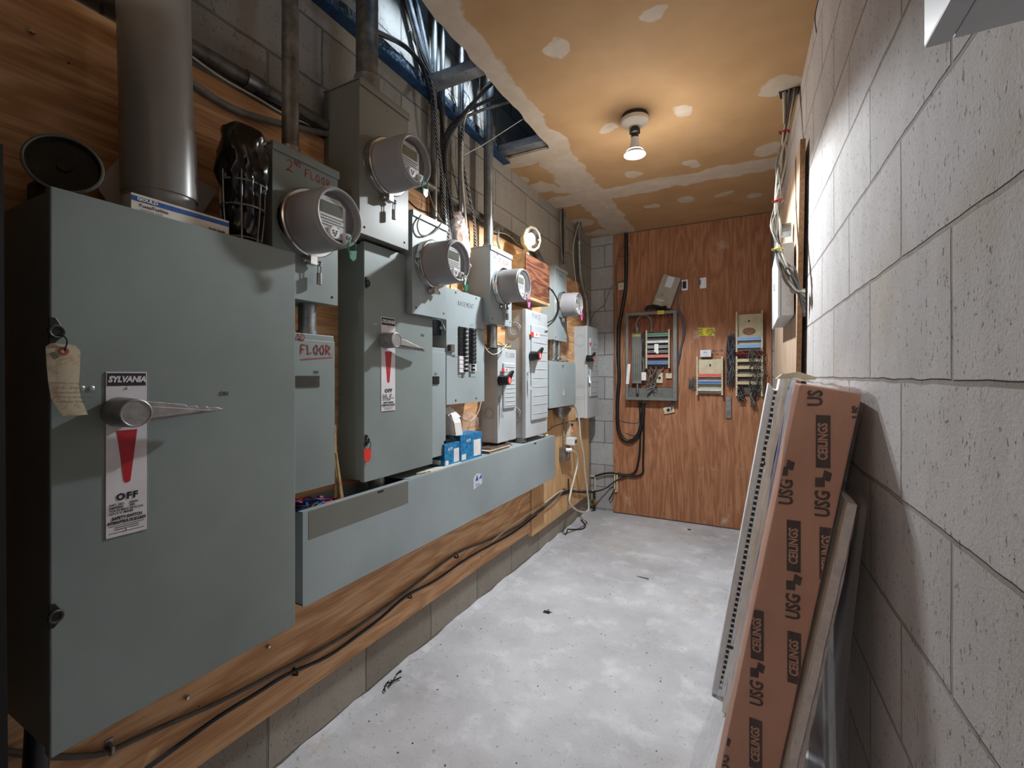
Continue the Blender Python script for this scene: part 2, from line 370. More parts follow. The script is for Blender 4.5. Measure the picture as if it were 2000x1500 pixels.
GLY = {'2': [[(0, .8), (.2, 1), (.5, .85), (.45, .5), (.1, .1), (0, 0), (.35, .1), (.6, 0)]], 'N': [[(0, 0), (.05, 1), (.5, 0), (.55, 1)]], 'D': [[(0, 0), (0, 1), (.4, .85), (.5, .4), (.3, 0), (0, 0)]],
       'F': [[(0, 0), (.08, 1), (.6, 1)], [(.05, .5), (.45, .52)]], 'L': [[(0, 1), (.05, 0), (.5, .1)]], 'O': [[(.25, 1), (0, .6), (.1, .1), (.4, 0), (.55, .5), (.4, .95), (.25, 1)]],
       'R': [[(0, 0), (.05, 1), (.5, .85), (.4, .5), (.1, .45), (.6, 0)]], 'B': [[(0, 0), (0, 1), (.4, .8), (.1, .5), (.5, .25), (0, 0)]], 'A': [[(0, 0), (.25, 1), (.5, 0)], [(.1, .4), (.4, .4)]],
       'S': [[(.5, .9), (.2, 1), (.1, .7), (.45, .4), (.35, .05), (0, .1)]], 'E': [[(.5, 1), (0, 1), (0, 0), (.5, 0)], [(0, .5), (.4, .5)]], 'M': [[(0, 0), (.05, 1), (.3, .4), (.55, 1), (.6, 0)]],
       'T': [[(0, 1), (.6, 1)], [(.3, 1), (.3, 0)]], 'P': [[(0, 0), (.05, 1), (.5, .8), (.05, .5)]], 'H': [[(0, 0), (0, 1)], [(.5, 0), (.5, 1)], [(0, .5), (.5, .5)]], '-': [[(0, 0), (1, .05)]], 'I': [[(.1, 0), (.1, 1)]]}
def scrawl(bm, s, h, o, right, up, normal, wd=.0012, rise=0, jit=.06):
    right, up, normal, o = Vector(right), Vector(up), Vector(normal), Vector(o); x = 0
    for i, ch in enumerate(s):
        if ch == ' ': x += h*.6; continue
        for st in GLY[ch]:
            pts = [o+right*(x+px*h)+up*(py*h+rise*x+R.uniform(-jit, jit)*h*.5)+normal*.0004 for px, py in st]
            for p, q in zip(pts, pts[1:]):
                d = (q-p); 
                if d.length < 1e-6: continue
                n_ = d.normalized().cross(normal)*wd; d = d.normalized()*wd*.5
                bm.faces.new([bm.verts.new(v) for v in (p-n_-d, q-n_+d, q+n_+d, p+n_-d)])
        x += h*.85
RX, UZ, NX = (0, 1, 0), (0, 0, 1), (1, 0, 0)      # lettering frame on the left wall
def quad(bm, pts): bm.faces.new([bm.verts.new(p) for p in pts])
def plate_poly(bm, pts, n, d): prism(bm, pts, Vector(n)*d)

# ------------------------------------------------------------------ the setting
bm = B(); box(bm, -2.2, 1.0, -1.8, YB+.25, -.12, 0); struct('floor', bm, 'floor_concrete')
# low ridge of dusty mortar at the foot of the left wall
bm = B()
n = 60
rows = []
for i in range(n+1):
    y = -.3+4.4*i/n; h = .018+R.uniform(-.007, .010); wd = .03+R.uniform(-.012, .018)
    rows.append([bm.verts.new(p) for p in ((WL-.005, y, h), (WL+wd*.45, y, h*.55), (WL+wd, y, -.002))])
for a, b in zip(rows, rows[1:]):
    for k in range(2): bm.faces.new([a[k], a[k+1], b[k+1], b[k]])
struct('trim_1', bm, 'floor_concrete')
bm = B(); box(bm, WL-.2, WL, -1.8, YB+.2, 0, 3.4); struct('wall_left', bm, 'block_left')
bm = B(); box(bm, WL, .165, YB, YB+.2, 0, 3.4); struct('wall_back', bm, 'block_back')
bm = B(); v = box(bm, 0, .2, -1.8, YB, 0, 3.4)
for q in v: q.co.x = wr(q.co.y)+(.2 if q.co.x > .1 else 0)
struct('wall_right', bm, 'block_right')
bm = B(); box(bm, WL-.1, .5, -1.9, -1.7, 0, 3.4); struct('wall_front', bm, 'block_back')
# drywall ceiling with ragged cut opening on the left
bm = B(); edge = []
X0c, Y0c, Y1c = -1.003, .55, 2.384
ys = [Y0c+(Y1c-Y0c)*i/40 for i in range(41)]
out = [(.30, -1.72), (.30, YB), (WL, YB), (WL, Y1c)]
for i in range(12): out.append((WL+(X0c-WL)*(i+1)/13, Y1c+R.uniform(-.006, .006)))
out += [(X0c+R.uniform(-.006, .006), y) for y in reversed(ys)]
out += [(WL, Y0c), (WL, -1.72)]
a = [bm.verts.new((x, y, CE)) for x, y in out]; b = [bm.verts.new((x, y, CE+.014)) for x, y in out]
f = bm.faces.new(a); bm.faces.new(b[::-1])
for i in range(len(a)): bm.faces.new([a[i], b[i], b[(i+1) % len(a)], a[(i+1) % len(a)]])
bmesh.ops.triangulate(bm, faces=[q for q in bm.faces if len(q.verts) > 4])
struct('ceiling', bm, 'drywall_ceiling')
bm = B(); box(bm, WL-.2, .5, -1.9, YB+.2, 3.4, 3.5); struct('trim_2', bm, 'block_left')
# blue channel bolted to the left wall at ceiling height
bm = B(); box(bm, WL, WL+.012, .2, Y1c+.03, CE-.012, CE+.05); box(bm, WL, WL+.045, .2, Y1c+.03, CE-.014, CE-.006)
o = struct('trim_3', bm, 'blue_paint')
bm = B(); box(bm, WL+.012, WL+.016, .2, Y1c+.03, CE+.0, CE+.065); struct('trim_4', bm, 'blue_peeling')
# steel studs across the opening
def stud(y, lab):
    t = thing('steel_stud', lab, 'stud', (WL+.16, y, CE), 'steel studs across the ceiling opening')
    bm = B(); box(bm, WL+.02, X0c+.12, y-.032, y-.030, CE+.016, CE+.055)
    box(bm, WL+.02, X0c+.12, y-.032, y+.032, CE+.014, CE+.0165); box(bm, WL+.02, X0c+.12, y+.030, y+.032, CE+.016, CE+.055)
    mk('web', bm, 'stud_steel', t)
    bm = B(); box(bm, WL+.02, X0c+.12, y-.032, y-.018, CE+.053, CE+.055); box(bm, WL+.02, X0c+.12, y+.018, y+.032, CE+.053, CE+.055); mk('lip', bm, 'stud_steel', t)
    for k in range(3): bm = B(); cyl(bm, (WL+.1+.07*k, y-.02, CE+.0135), (WL+.1+.07*k, y-.02, CE+.0145), .003, 8); mk('screw', bm, 'black_plastic', t)
stud(1.66, 'grey steel stud crossing the middle of the ceiling opening')
stud(2.34, 'grey steel stud along the far cut edge of the ceiling opening')

bm = B(); box(bm, -1.29, -.80, .14, .18, .01, 2.08); struct('light_blocker', bm, 'dark_board')  # unseen dark panel, added to block light from behind on the large switch
# plywood
def sheet(name, mat, lab, b_): 
    bm = B(); box(bm, *b_); o = single(name, bm, mat, lab, 'board', bevel=.001); return o
z_plb = .205; z_plt = 2.06
yseam = 2.747
sheet('plywood_sheet', 'ply_left', 'stained orange plywood backing sheet behind the large meters on the left wall', (WL, WLP, -.6, yseam, z_plb, z_plt))
sheet('plywood_sheet', 'ply_new', 'pale newer plywood strip on the left wall beside the corner outlets', (WL, WLP+.012, yseam+.005, 3.96, z_plb-.03, 1.0))
sheet('plywood_sheet', 'ply_left', 'narrow plywood piece behind the farthest meter on the left wall', (WL, WLP, yseam+.005, 3.93, 1.005, z_plt-.02))
pb0 = PY(1198, 735, YBP).x; pb1 = PY(1507, 735, YBP).x
sheet('plywood_sheet', 'ply_back', 'tall scuffed brown plywood board covering the back wall', (pb0, min(pb1, .158), YBP, YB, .012, 2.525))
# thin old lattice strip with patch lighter than sheet
bm = B(); p = PX(1062, 900, WLP+.013); box(bm, WLP+.012, WLP+.0145, p.y-.02, p.y+.1, .19, 1.0)
single('wooden_batten', bm, 'ply_new', 'pale upright batten on the plywood beyond the end of the grey trough', 'batten')
# ------------------------------------------------------------------ electrical boxes on the left wall
def lbox(X0, X1, Yt, Yb, xf):
    a = PX(X0, Yt, xf); b = PX(X0, Yb, xf); c = PX(X1, Yt, xf); return a.y, c.y, b.z, a.z
def rivets(bm, xf, pts, r=.0035):
    for y, z in pts: lathe(bm, (xf-.001, y, z), (1, 0, 0), [(0, r), (.002, r), (.0035, r*.5), (.0036, 0)], 10)
def knockout(parent, y, x, z, r, side=-1):
    bm = B()
    for q in (r, r*.74): torus(bm, (x, y+side*.0005, z), (0, 1, 0), q, .0016, 28, 5)
    mk('knockout', bm, 'panel_grey', parent, smooth=True)
def latch_ring(parent, p, s=1.0):
    bm = B(); prism(bm, [p+Vector(q)*s for q in [(0, -.006, .022), (0, .003, .022), (0, .012, .006), (0, .012, -.010), (0, .002, -.022), (0, -.006, -.022)]], (.004*s, 0, 0))
    o = mk('latch', bm, 'black_plastic', parent, bevel=.001)
    bm = B(); torus(bm, p+Vector((.005*s, .003*s, -.002*s)), (1, .2, 0), .010*s, .003*s, 18, 6); mk('ring', bm, 'iron_dark', o, smooth=True)

# ---- large safety switch ------------------------------------------------
xf = -1.071
y0, y1, z0, z1 = lbox(97, 577, 362, 1484, xf)
SW = thing('safety_switch', 'largest grey-green switch box in the left foreground with white plate and long handle', 'switch box', (-1.18, (y0+y1)/2, z0), 'large lever safety switches')
bm = B(); box(bm, WLP, xf-.016, y0+.004, y1-.004, z0+.004, z1-.004); mk('body', bm, 'panel_green', SW, bevel=.002)
bm = B(); box(bm, xf-.022, xf, y0, y1, z0, z1); dm = mk('door', bm, 'panel_green', SW, bevel=.0025)
A_Y0, A_Y1, A_Z0, A_Z1 = y0, y1, z0, z1
def nameplate(par, Xa, Xb, Yt, Yb, hdr, w1, w2, wx0, wx1, wxc, offY, lines, k):
    a = PX(Xa, Yt, xf); b = PX(Xa, Yb, xf); c = PX(Xb, Yt, xf); ya, yb, zt, zb = a.y, c.y, a.z, b.z; wdt = yb-ya; H = zt-zb
    bm = B(); box(bm, xf+.0002, xf+.0018, ya, yb, zb, zt); npl = mk('nameplate', bm, 'sign_white', par)
    x = xf+.0020; cy = (ya+yb)/2
    bm = B(); box(bm, xf+.0015, x+.0004, ya+wdt*.03, yb-wdt*.03, zt-H*.085, zt-H*.008); mk('header', bm, 'ink', npl)
    bm = B(); text(bm, 'SYLVANIA', wdt*.235, (x+.0006, cy, zt-H*.047), RX, UZ, NX, .0004, shear=.25, wx=.86, bold=.0009); mk('brand_lettering', bm, 'sign_white', npl)
    zt2 = PX(Xa, w1, xf).z; zb2 = PX(Xa, w2, xf).z
    pts = [(x, cy-wdt*.25, zt2), (x, cy+wdt*.25, zt2)]
    for q in range(7):
        an = math.pi*q/6; pts.append((x, cy+wdt*.085*math.cos(an), zb2+wdt*.085-wdt*.085*math.sin(an)))
    bm = B(); prism(bm, pts, (.0004, 0, 0)); mk('pointer', bm, 'red', npl)
    zo = PX(Xa, offY, xf).z
    bm = B(); text(bm, 'OFF', wdt*.26, (x, cy, zo), RX, UZ, NX, bold=.0009, space=1.25)
    q = zo-wdt*.20
    for l, r_ in (('CAT. NO.', 'A0652N'), ('AMPERES', '400A'), ('VOLTS MAX.', '240 A.C./C.A.'), ('H.P./C.V. MAX.', '100')):
        text(bm, l, wdt*.085, (x, ya+wdt*.07, q), RX, UZ, NX, align='LEFT', bold=.0002); text(bm, r_, wdt*.085, (x, cy+wdt*.06, q), RX, UZ, NX, align='LEFT', bold=.0002, wx=.72); q -= wdt*.085
    q -= wdt*.06
    text(bm, 'SAFETY SWITCH', wdt*.125, (x, cy, q), RX, UZ, NX, wx=.8, bold=.0004); q -= wdt*.125
    text(bm, 'INTERRUPTEUR DE SECURITE', wdt*.115, (x, cy, q), RX, UZ, NX, wx=.62, bold=.0004); q -= wdt*.09
    for dz in (0, .20): box(bm, x, x+.0004, ya+wdt*.07, yb-wdt*.07, q-wdt*dz-.0003, q-wdt*dz+.0003)
    for dz in (.055, .115): box(bm, x, x+.0003, ya+wdt*.2, yb-wdt*.2, q-wdt*dz-.0006, q-wdt*dz+.0004)
    mk('lettering', bm, 'ink', npl)
    bm = B(); rivets(bm, x-.001, [(cy, zt-H*.10), (cy, zb+H*.03)], .0028); mk('rivet', bm, 'rivet', npl)
    return ya, yb, zb, zt
nameplate(SW, 206, 286, 726, 1053, None, 843, 949, 0, 0, 0, 976, None, 1)
def handle(par, capX, capY, tipX, tipY, xcap, r, flip=False):
    c = PX(capX, capY, xcap); tp = PX(tipX, tipY, xf+.035)
    h = thing_h = None
    bm = B(); lathe(bm, (xf, c.y, c.z), NX, [(0, r*1.08), (.004, r*1.08), (xcap-xf-.004, r), (xcap-xf-.001, r*.97), (xcap-xf, r*.90), (xcap-xf-.0015, r*.84)], 40)
    k = mk('handle', bm, 'cast_alloy', par, smooth=True)
    d = Vector((0, tp.y-c.y, tp.z-c.z)); L_ = d.length; d.normalize(); n_ = Vector((0, -d.z, d.y)); s = -1 if flip else 1
    P0 = Vector((xf+.030, c.y, c.z)); up = n_*s
    prof = [(r*.6, r*.86), (L_*.42, r*.62), (L_*.56, r*.50), (L_*.58, r*.34), (L_*.68, r*.42), (L_*.70, r*.26), (L_*.80, r*.34), (L_*.82, r*.20), (L_*.92, r*.24), (L_, r*.08), (L_, -r*.06), (L_*.5, -r*.42), (r*.6, -r*.86)]
    bm = B(); prism(bm, [P0+d*a+up*b_ for a, b_ in prof], (.012, 0, 0))
    prism(bm, [P0+d*(r*.6)+up*r*.5, P0+d*L_*.9, P0+d*(r*.6)-up*r*.5], (.022, 0, 0))
    mk('lever', bm, 'cast_alloy', k, bevel=.0015)
handle(SW, 267, 807, 432, 800, -1.003, .0265)
latch_ring(SW, PX(103, 645, xf), 1.0); latch_ring(SW, PX(102, 1203, xf), .95)
bm = B(); rivets(bm, xf, [(lambda p: (p.y, p.z))(PX(a, b, xf)) for a, b in ((160, 758), (179, 758))], .0045); mk('rivet', bm, 'rivet', SW, smooth=True)
def onmark(par, X, Y, s, x_=None, tx='ON'):
    p = PX(X, Y, (x_ or xf)+.0006); bm = B(); text(bm, tx, s, p, RX, UZ, NX, bold=.0003); mk('lettering', bm, 'ink', par)
onmark(SW, 437, 769, .013)

# ---- second safety switch ----------------------------------------------
xf = -1.170
y0, y1, z0, z1 = lbox(711, 845, 470, 943, xf)
S2 = thing('safety_switch', 'medium grey-green switch box with white plate and red hanging tag below two meters', 'switch box', (-1.23, (y0+y1)/2, z0), 'large lever safety switches')
bm = B(); box(bm, WLP, xf-.014, y0+.004, y1-.004, z0+.004, z1-.004); mk('body', bm, 'panel_green', S2, bevel=.002)
bm = B(); box(bm, xf-.018, xf, y0, y1, z0, z1); mk('door', bm, 'panel_green', S2, bevel=.002)
nameplate(S2, 744, 771, 618, 804, None, 686, 748, 0, 0, 0, 764, None, .8)
handle(S2, 775, 664, 832, 685, -1.112, .027, True)
latch_ring(S2, PX(716, 552, xf), .9); latch_ring(S2, PX(715, 860, xf), .9)
onmark(S2, 825, 655, .014)
bm = B(); rivets(bm, xf, [(lambda p: (p.y, p.z))(PX(a, b, xf)) for a, b in ((730, 633), (734, 633))], .004); mk('rivet', bm, 'rivet', S2, smooth=True)
D_Z0, D_Y0, D_Y1 = z0, y0, y1

# ---- meter sockets and plain boxes -------------------------------------
def metal_box(name, lab, cat, X0, X1, Yt, Yb, xf_, mat, hood=True, y0_=None, group=None, xb=WLP, y1_=None):
    y0, y1, z0, z1 = lbox(X0, X1, Yt, Yb, xf_)
    if y0_ is not None: y0 = y0_
    if y1_ is not None: y1 = y1_
    t = thing(name, lab, cat, ((xb+xf_)/2, (y0+y1)/2, z0), group)
    bm = B(); box(bm, xb, xf_-.002, y0, y1, z0, z1-.002); mk('body', bm, mat, t, bevel=.002)
    bm = B(); box(bm, xf_-.004, xf_, y0-.002, y1+.002, z0-.004, z1-.02); cv = mk('cover', bm, mat, t, bevel=.0012)
    if hood:
        bm = B(); box(bm, xb, xf_+.006, y0-.004, y1+.004, z1-.003, z1+.002); box(bm, xf_+.0015, xf_+.006, y0-.004, y1+.004, z1-.022, z1); mk('hood', bm, mat, t, bevel=.0012)
    return t, y0, y1, z0, z1
MB = {}
MX = {1: -1.14, 2: -1.13, 3: -1.14, 4: -1.15, 5: -1.20}
MB[1] = metal_box('meter_socket_box', 'grey meter box marked 2ND FLOOR in red marker, right of the large switch', 'meter box', 533, 659, 275, 561+12, MX[1], 'panel_green', group='meter socket boxes')
MB[2] = metal_box('meter_socket_box', 'tall dark grey meter box under the thick vertical conduit, highest on the wall', 'meter box', 703, 797, 152, 452, MX[2], 'meterbox_dark', group='meter socket boxes')
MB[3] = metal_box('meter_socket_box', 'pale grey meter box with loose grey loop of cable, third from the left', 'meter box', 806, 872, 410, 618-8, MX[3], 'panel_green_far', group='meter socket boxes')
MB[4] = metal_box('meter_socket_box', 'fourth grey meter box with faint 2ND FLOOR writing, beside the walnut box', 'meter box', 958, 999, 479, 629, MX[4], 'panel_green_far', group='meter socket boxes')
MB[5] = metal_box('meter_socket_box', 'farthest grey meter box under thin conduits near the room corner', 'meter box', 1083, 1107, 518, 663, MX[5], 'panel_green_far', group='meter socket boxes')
# lower cover strip with screws
for k_, (t, y0, y1, z0, z1) in MB.items():
    bm = B(); rivets(bm, MX[k_], [(y0+.02, z0+.02), (y1-.02, z0+.02)], .004); mk('screw', bm, 'iron_dark', t, smooth=True)
bm = B()
p = PX(560, 330, MX[1]+.0008); q = PX(648, 378, MX[1]+.0008)
scrawl(bm, '2', .030, PX(560, 331, MX[1]), RX, UZ, NX, .0016); scrawl(bm, 'ND', .014, PX(575, 323, MX[1]), RX, UZ, NX, .0013)
scrawl(bm, 'FLOOR', .022, PX(596, 345, MX[1]), RX, UZ, NX, .0015, -.02); mk('handwriting', bm, 'marker_red', MB[1][0])
bm = B(); scrawl(bm, '2', .022, PX(965, 503, MX[4]), RX, UZ, NX, .0014); scrawl(bm, 'ND', .012, PX(970, 499, MX[4]), RX, UZ, NX, .0010); scrawl(bm, 'FLOOR', .024, PX(975, 514, MX[4]), RX, UZ, NX, .0014, .03); mk('handwriting', bm, 'marker_red', MB[4][0])
bm = B(); scrawl(bm, 'PHASE', .02, PX(1092, 540, MX[5]), RX, UZ, NX, .0010); mk('handwriting', bm, 'marker_dark', MB[5][0])

# ---- digital meters -----------------------------------------------------
def meter_proto():
    """local frame: origin on the socket cover, +x towards the room"""
    t = thing('electricity_meter', 'x', 'meter', (0, 0, 0), 'digital electricity meters'); r = .083
    bm = B(); lathe(bm, (0, 0, 0), NX, [(0, .096), (.012, .096), (.020, .0935), (.022, .088)], 48); lathe(bm, (.018, 0, 0), NX, [(0, .0935), (.003, .0965), (.010, .0965), (.013, .0935)], 48)
    rg = mk('clamp_ring', bm, 'chrome', t, smooth=True)
    bm = B(); box(bm, .012, .034, -.010, .014, -.118, -.092); box(bm, .008, .012, -.018, .022, -.112, -.100); cyl(bm, (.020, -.022, -.108), (.020, .030, -.108), .004, 10); lathe(bm, (.020, .030, -.108), (0, 1, 0), [(0, .008), (.006, .008)], 12)
    mk('clamp_screw', bm, 'chrome', rg, bevel=.001)
    Lm = .138
    bm = B(); lathe(bm, (.016, 0, 0), NX, [(0, .086), (.01, .086), (Lm-.032, r), (Lm-.022, r-.0015), (Lm-.017, r-.008), (Lm-.017, r-.014), (Lm-.056, r-.016), (Lm-.056, 0)], 56)
    mk('housing', bm, 'meter_grey', t, smooth=True)
    xf_ = Lm-.014
    bm = B(); lathe(bm, (xf_-.006, 0, 0), NX, [(0, r-.016), (.001, r-.016), (.0012, 0)], 48); mk('recess', bm, 'meter_inside', t, smooth=True)
    # light plate with cut corners inside the window
    bm = B(); prism(bm, [(xf_-.004, a, b) for a, b in [(-.060, -.03), (-.060, .038), (-.045, .050), (.012, .050), (.034, .034), (.034, -.036), (.020, -.058), (-.040, -.052)]], (.003, 0, 0)); fp = mk('dial_plate', bm, 'meter_plate', t, bevel=.001)
    bm = B(); box(bm, xf_-.001, xf_+.0006, -.052, .022, .004, .036); ld = mk('display', bm, 'lcd', fp, bevel=.0015)
    bm = B()
    for i in range(7): box(bm, xf_+.0006, xf_+.0008, -.044+.009*i, -.044+.009*i+.0012, .012, .028); box(bm, xf_+.0006, xf_+.0008, -.044+.009*i, -.044+.009*i+.005, .027, .028)
    mk('digits', bm, 'marker_dark', ld)
    bm = B()
    for i, (a, b) in enumerate([(-.050, .026), (-.050, .018), (-.044, .030), (-.050, .010)]): box(bm, xf_-.001, xf_-.0004, a, b, -.006-.0075*i, -.0035-.0075*i)
    text(bm, 'CONNECT', .009, (xf_-.001, -.012, .043), RX, UZ, NX); mk('printing', bm, 'marker_dark', fp)
    bm = B(); lathe(bm, (xf_-.001, -.012, -.045), NX, [(0, .017), (.008, .017), (.010, .015), (.0102, 0)], 22); op = mk('optical_port', bm, 'white_plastic', t, smooth=True)
    bm = B()
    for a, b in ((-.006, .004), (.006, .004), (0, -.008), (-.004, -.002), (.004, -.002)): lathe(bm, (xf_+.0095, -.012+a, -.045+b), NX, [(0, .0026), (.001, .0026), (.0012, 0)], 10)
    mk('port_hole', bm, 'black_plastic', op)
    bm = B(); box(bm, xf_-.002, xf_+.010, .022, .044, -.066, -.036); lk = mk('lock_tab', bm, 'meter_plate', t, bevel=.002)
    bm = B(); lathe(bm, (xf_+.010, .032, -.048), NX, [(0, .006), (.001, .006), (.0012, 0)], 14); mk('keyhole', bm, 'black_plastic', lk)
    bm = B(); torus(bm, (Lm-.001, 0, 0), NX, r-.009, .004, 56, 8); mk('bezel', bm, 'meter_grey', t, smooth=True)
    bm = B(); lathe(bm, (Lm-.004, 0, 0), NX, [(0, r-.012), (.0012, r-.012), (.0013, 0)], 48); mk('window', bm, 'window_glass', t, smooth=True)
    return t
mp_ = meter_proto()
MLAB = {1: 'nearest and largest-looking digital meter, on the box marked 2ND FLOOR in red', 2: 'highest digital meter, on the tall dark box, with green seal', 3: 'third digital meter from the left, above the breaker panel',
        4: 'digital meter with pink seal left of the walnut box', 5: 'farthest and palest round digital meter near the corner'}
MC = {1: (664, 424, -1.00), 2: (813, 312, -.985), 3: (896, 510, -1.0), 4: (1024, 556, -1.015), 5: (1131, 594, -1.065)}
METER = {}
for k_ in (1, 2, 3, 4, 5):
    p = PX(*MC[k_]); o = mp_ if k_ == 1 else copy_tree(mp_)
    o.location = (MX[k_], p.y, p.z); ROOTLOC[o.name] = Vector(o.location); o['label'] = MLAB[k_]; METER[k_] = o
    sx = (MC[k_][2]-MX[k_])/.138; o.scale = (sx, 1, 1)
# plastic seals hanging from the meter locks
def seal(k_, mat, lab):
    o = Vector(METER[k_].location); q = o+Vector(((MC[k_][2]-MX[k_])+.003, .036, -.052)); bm = B()
    s = 1.0
    tube(bm, [q+Vector((0, .0, .004)), q+Vector((.006, -.012, -.012)), q+Vector((.004, -.014, -.030)), q+Vector((.004, -.004, -.044))], .0028, 6, 4)
    tube(bm, [q+Vector((0, .0, .004)), q+Vector((.008, .010, -.014)), q+Vector((.004, .012, -.032))], .0018, 6, 4)
    prism(bm, [q+Vector(v) for v in ((.002, -.012, -.036), (.002, .016, -.030), (.002, .014, -.052), (.002, .004, -.062), (.002, -.008, -.056))], (.004, 0, 0))
    single('plastic_seal', bm, mat, lab, 'seal', 'plastic meter seals')
seal(1, 'green_plastic', 'green plastic seal hanging from the nearest meter'); seal(2, 'green_plastic', 'green plastic seal hanging from the highest meter')
seal(3, 'green_plastic', 'green plastic seal hanging from the third meter above the breaker panel'); seal(4, 'pink_plastic', 'pink plastic seal hanging from the meter beside the walnut box')
seal(5, 'pink_plastic', 'pink plastic seal hanging from the farthest meter')
def padlock(k_, lab):
    o = Vector(METER[k_].location)+Vector((.020, .030, -.114)); bm = B()
    tube(bm, [o+Vector((0, -.004, -.022)), o+Vector((0, -.004, 0)), o+Vector((0, .001, .005)), o+Vector((0, .006, 0)), o+Vector((0, .006, -.022))], .0016, 6, 4)
    cyl(bm, o+Vector((0, .001, -.055)), o+Vector((0, .001, -.022)), .0075, 14); single('meter_lock', bm, 'cast_alloy', lab, 'lock', 'small locks under the meters', smooth=True)
padlock(1, 'small silver lock hanging under the clamp of the nearest meter'); padlock(2, 'small silver lock under the highest meter'); padlock(4, 'small silver lock under the meter beside the walnut box')

# ---- fuse box under the first meter ------------------------------------
y0 = A_Y1-.12
t, y0, y1, z0, z1 = metal_box('fuse_box', 'grey box marked FLOOR in red marker, tucked behind the large switch', 'fuse box', 578, 653, 648, 962, -1.150, 'panel_green', False, y0_=A_Y1-.12)
bm = B(); a = PX(578, 734, -1.150); b = PX(623, 755, -1.150); box(bm, -1.152, -1.147, a.y-.06, b.y, b.z, a.z); mk('window_slot', bm, 'iron_dark', t)
bm = B(); scrawl(bm, 'ND', .018, PX(580, 664, -1.149), RX, UZ, NX, .0016); scrawl(bm, 'FLOOR', .026, PX(588, 691, -1.149), RX, UZ, NX, .0020, .03); scrawl(bm, '-', .11, PX(588, 700, -1.149), RX, UZ, NX, .0016); mk('handwriting', bm, 'marker_red', t)
p = PX(617, 727, -1.149); bm = B(); text(bm, 'ON', .012, p, RX, UZ, NX, bold=.0003); mk('lettering', bm, 'ink', t)
FB = (y0, y1, z0, z1)
# ---- narrow box beside second switch -----------------------------------
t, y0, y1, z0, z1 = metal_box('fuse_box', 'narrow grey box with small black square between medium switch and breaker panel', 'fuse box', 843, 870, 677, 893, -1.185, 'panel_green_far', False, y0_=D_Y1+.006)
a = PX(844, 735, -1.183); b = PX(857, 750, -1.183); bm = B(); box(bm, -1.186, -1.180, a.y+.005, b.y, b.z, a.z); mk('window_slot', bm, 'black_plastic', t)
onmark(t, 851, 730, .011, -1.183)
# dark interior with small grey breaker seen above it
p = PX(860, 640, -1.24); bm = B(); box(bm, WLP, -1.235, p.y-.05, p.y+.055, p.z-.035, p.z+.035)
t = single('switch_block', bm, 'grey_breaker', 'small dark grey block with white wire in the gap left of the breaker panel', 'switch', bevel=.003)
bm = B(); box(bm, -1.236, -1.224, p.y-.01, p.y+.005, p.z-.008, p.z+.004); mk('toggle', bm, 'white_plastic', t)
# ---- breaker panel ------------------------------------------------------
xf = -1.195
y0, y1, z0, z1 = lbox(872, 946, 561, 791, xf)
BP = thing('breaker_panel', 'light grey breaker panel with two columns of black and white breakers', 'breaker panel', (-1.25, (y0+y1)/2, z0))
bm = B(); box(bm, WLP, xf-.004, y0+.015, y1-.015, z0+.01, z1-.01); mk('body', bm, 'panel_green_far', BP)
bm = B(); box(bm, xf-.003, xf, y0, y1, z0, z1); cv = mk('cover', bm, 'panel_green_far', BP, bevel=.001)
bm = B(); rivets(bm, xf, [(PX(a, b, xf).y, PX(a, b, xf).z) for a, b in ((890, 571), (930, 583), (890, 782), (930, 778))], .005); mk('screw', bm, 'iron_dark', BP, smooth=True)
def breakers(Xa, Xb, Y0_, Y1_, nb, kinds, side):
    a = PX(Xa, Y0_, xf); b = PX(Xa, Y1_, xf); c = PX(Xb, Y0_, xf); h = (a.z-b.z)/nb; wd = c.y-a.y
    for i in range(nb):
        zt = a.z-h*i; kd = kinds[i]
        bm = B(); box(bm, xf-.01, xf+.008, a.y, c.y, zt-h+.0012, zt-.0012); bk = mk('breaker', bm, 'sign_white' if kd == 'w' else 'black_plastic', BP, bevel=.001)
        yy = a.y+wd*(.62 if side > 0 else .16)
        bm = B(); box(bm, xf+.007, xf+.020, yy, yy+wd*.30, zt-h*.78, zt-h*.22); mk('toggle', bm, 'black_plastic' if kd == 'w' else 'grey_breaker', bk, bevel=.001)
breakers(895, 909, 637, 728, 11, 'kkkkkkkwwww', 1); breakers(916, 928, 640, 726, 11, 'kkkkkkkkkww', -1)
bm = B()
for Xa, Xb in ((895, 908), (916, 928)):
    a = PX(Xa, 736, xf+.0006); c = PX(Xb, 736, xf+.0006); tube(bm, [(a.x, a.y, a.z+.014), (a.x, a.y, a.z), (a.x, c.y, a.z)], .0008, 4, 1)
scrawl(bm, 'BASEMENT', .020, PX(895, 596, xf), RX, UZ, NX, .0012); scrawl(bm, 'PANEL-', .010, PX(880, 697, xf), RX, UZ, NX, .0011); scrawl(bm, 'LIT', .012, PX(918, 637, xf), RX, UZ, NX, .0009); scrawl(bm, 'BASEMENT', .011, PX(930, 645, xf), RX, UZ, NX, .0009, 0); mk('handwriting', bm, 'marker_dark', BP)
p = PX(877, 680, xf); bm = B(); box(bm, xf, xf+.012, p.y-.012, p.y+.028, p.z-.018, p.z+.018); la = mk('door_latch', bm, 'chrome', BP, bevel=.003)
bm = B(); box(bm, xf+.004, xf+.014, p.y-.013, p.y-.002, p.z-.014, p.z+.014); mk('catch', bm, 'black_plastic', la, bevel=.001)
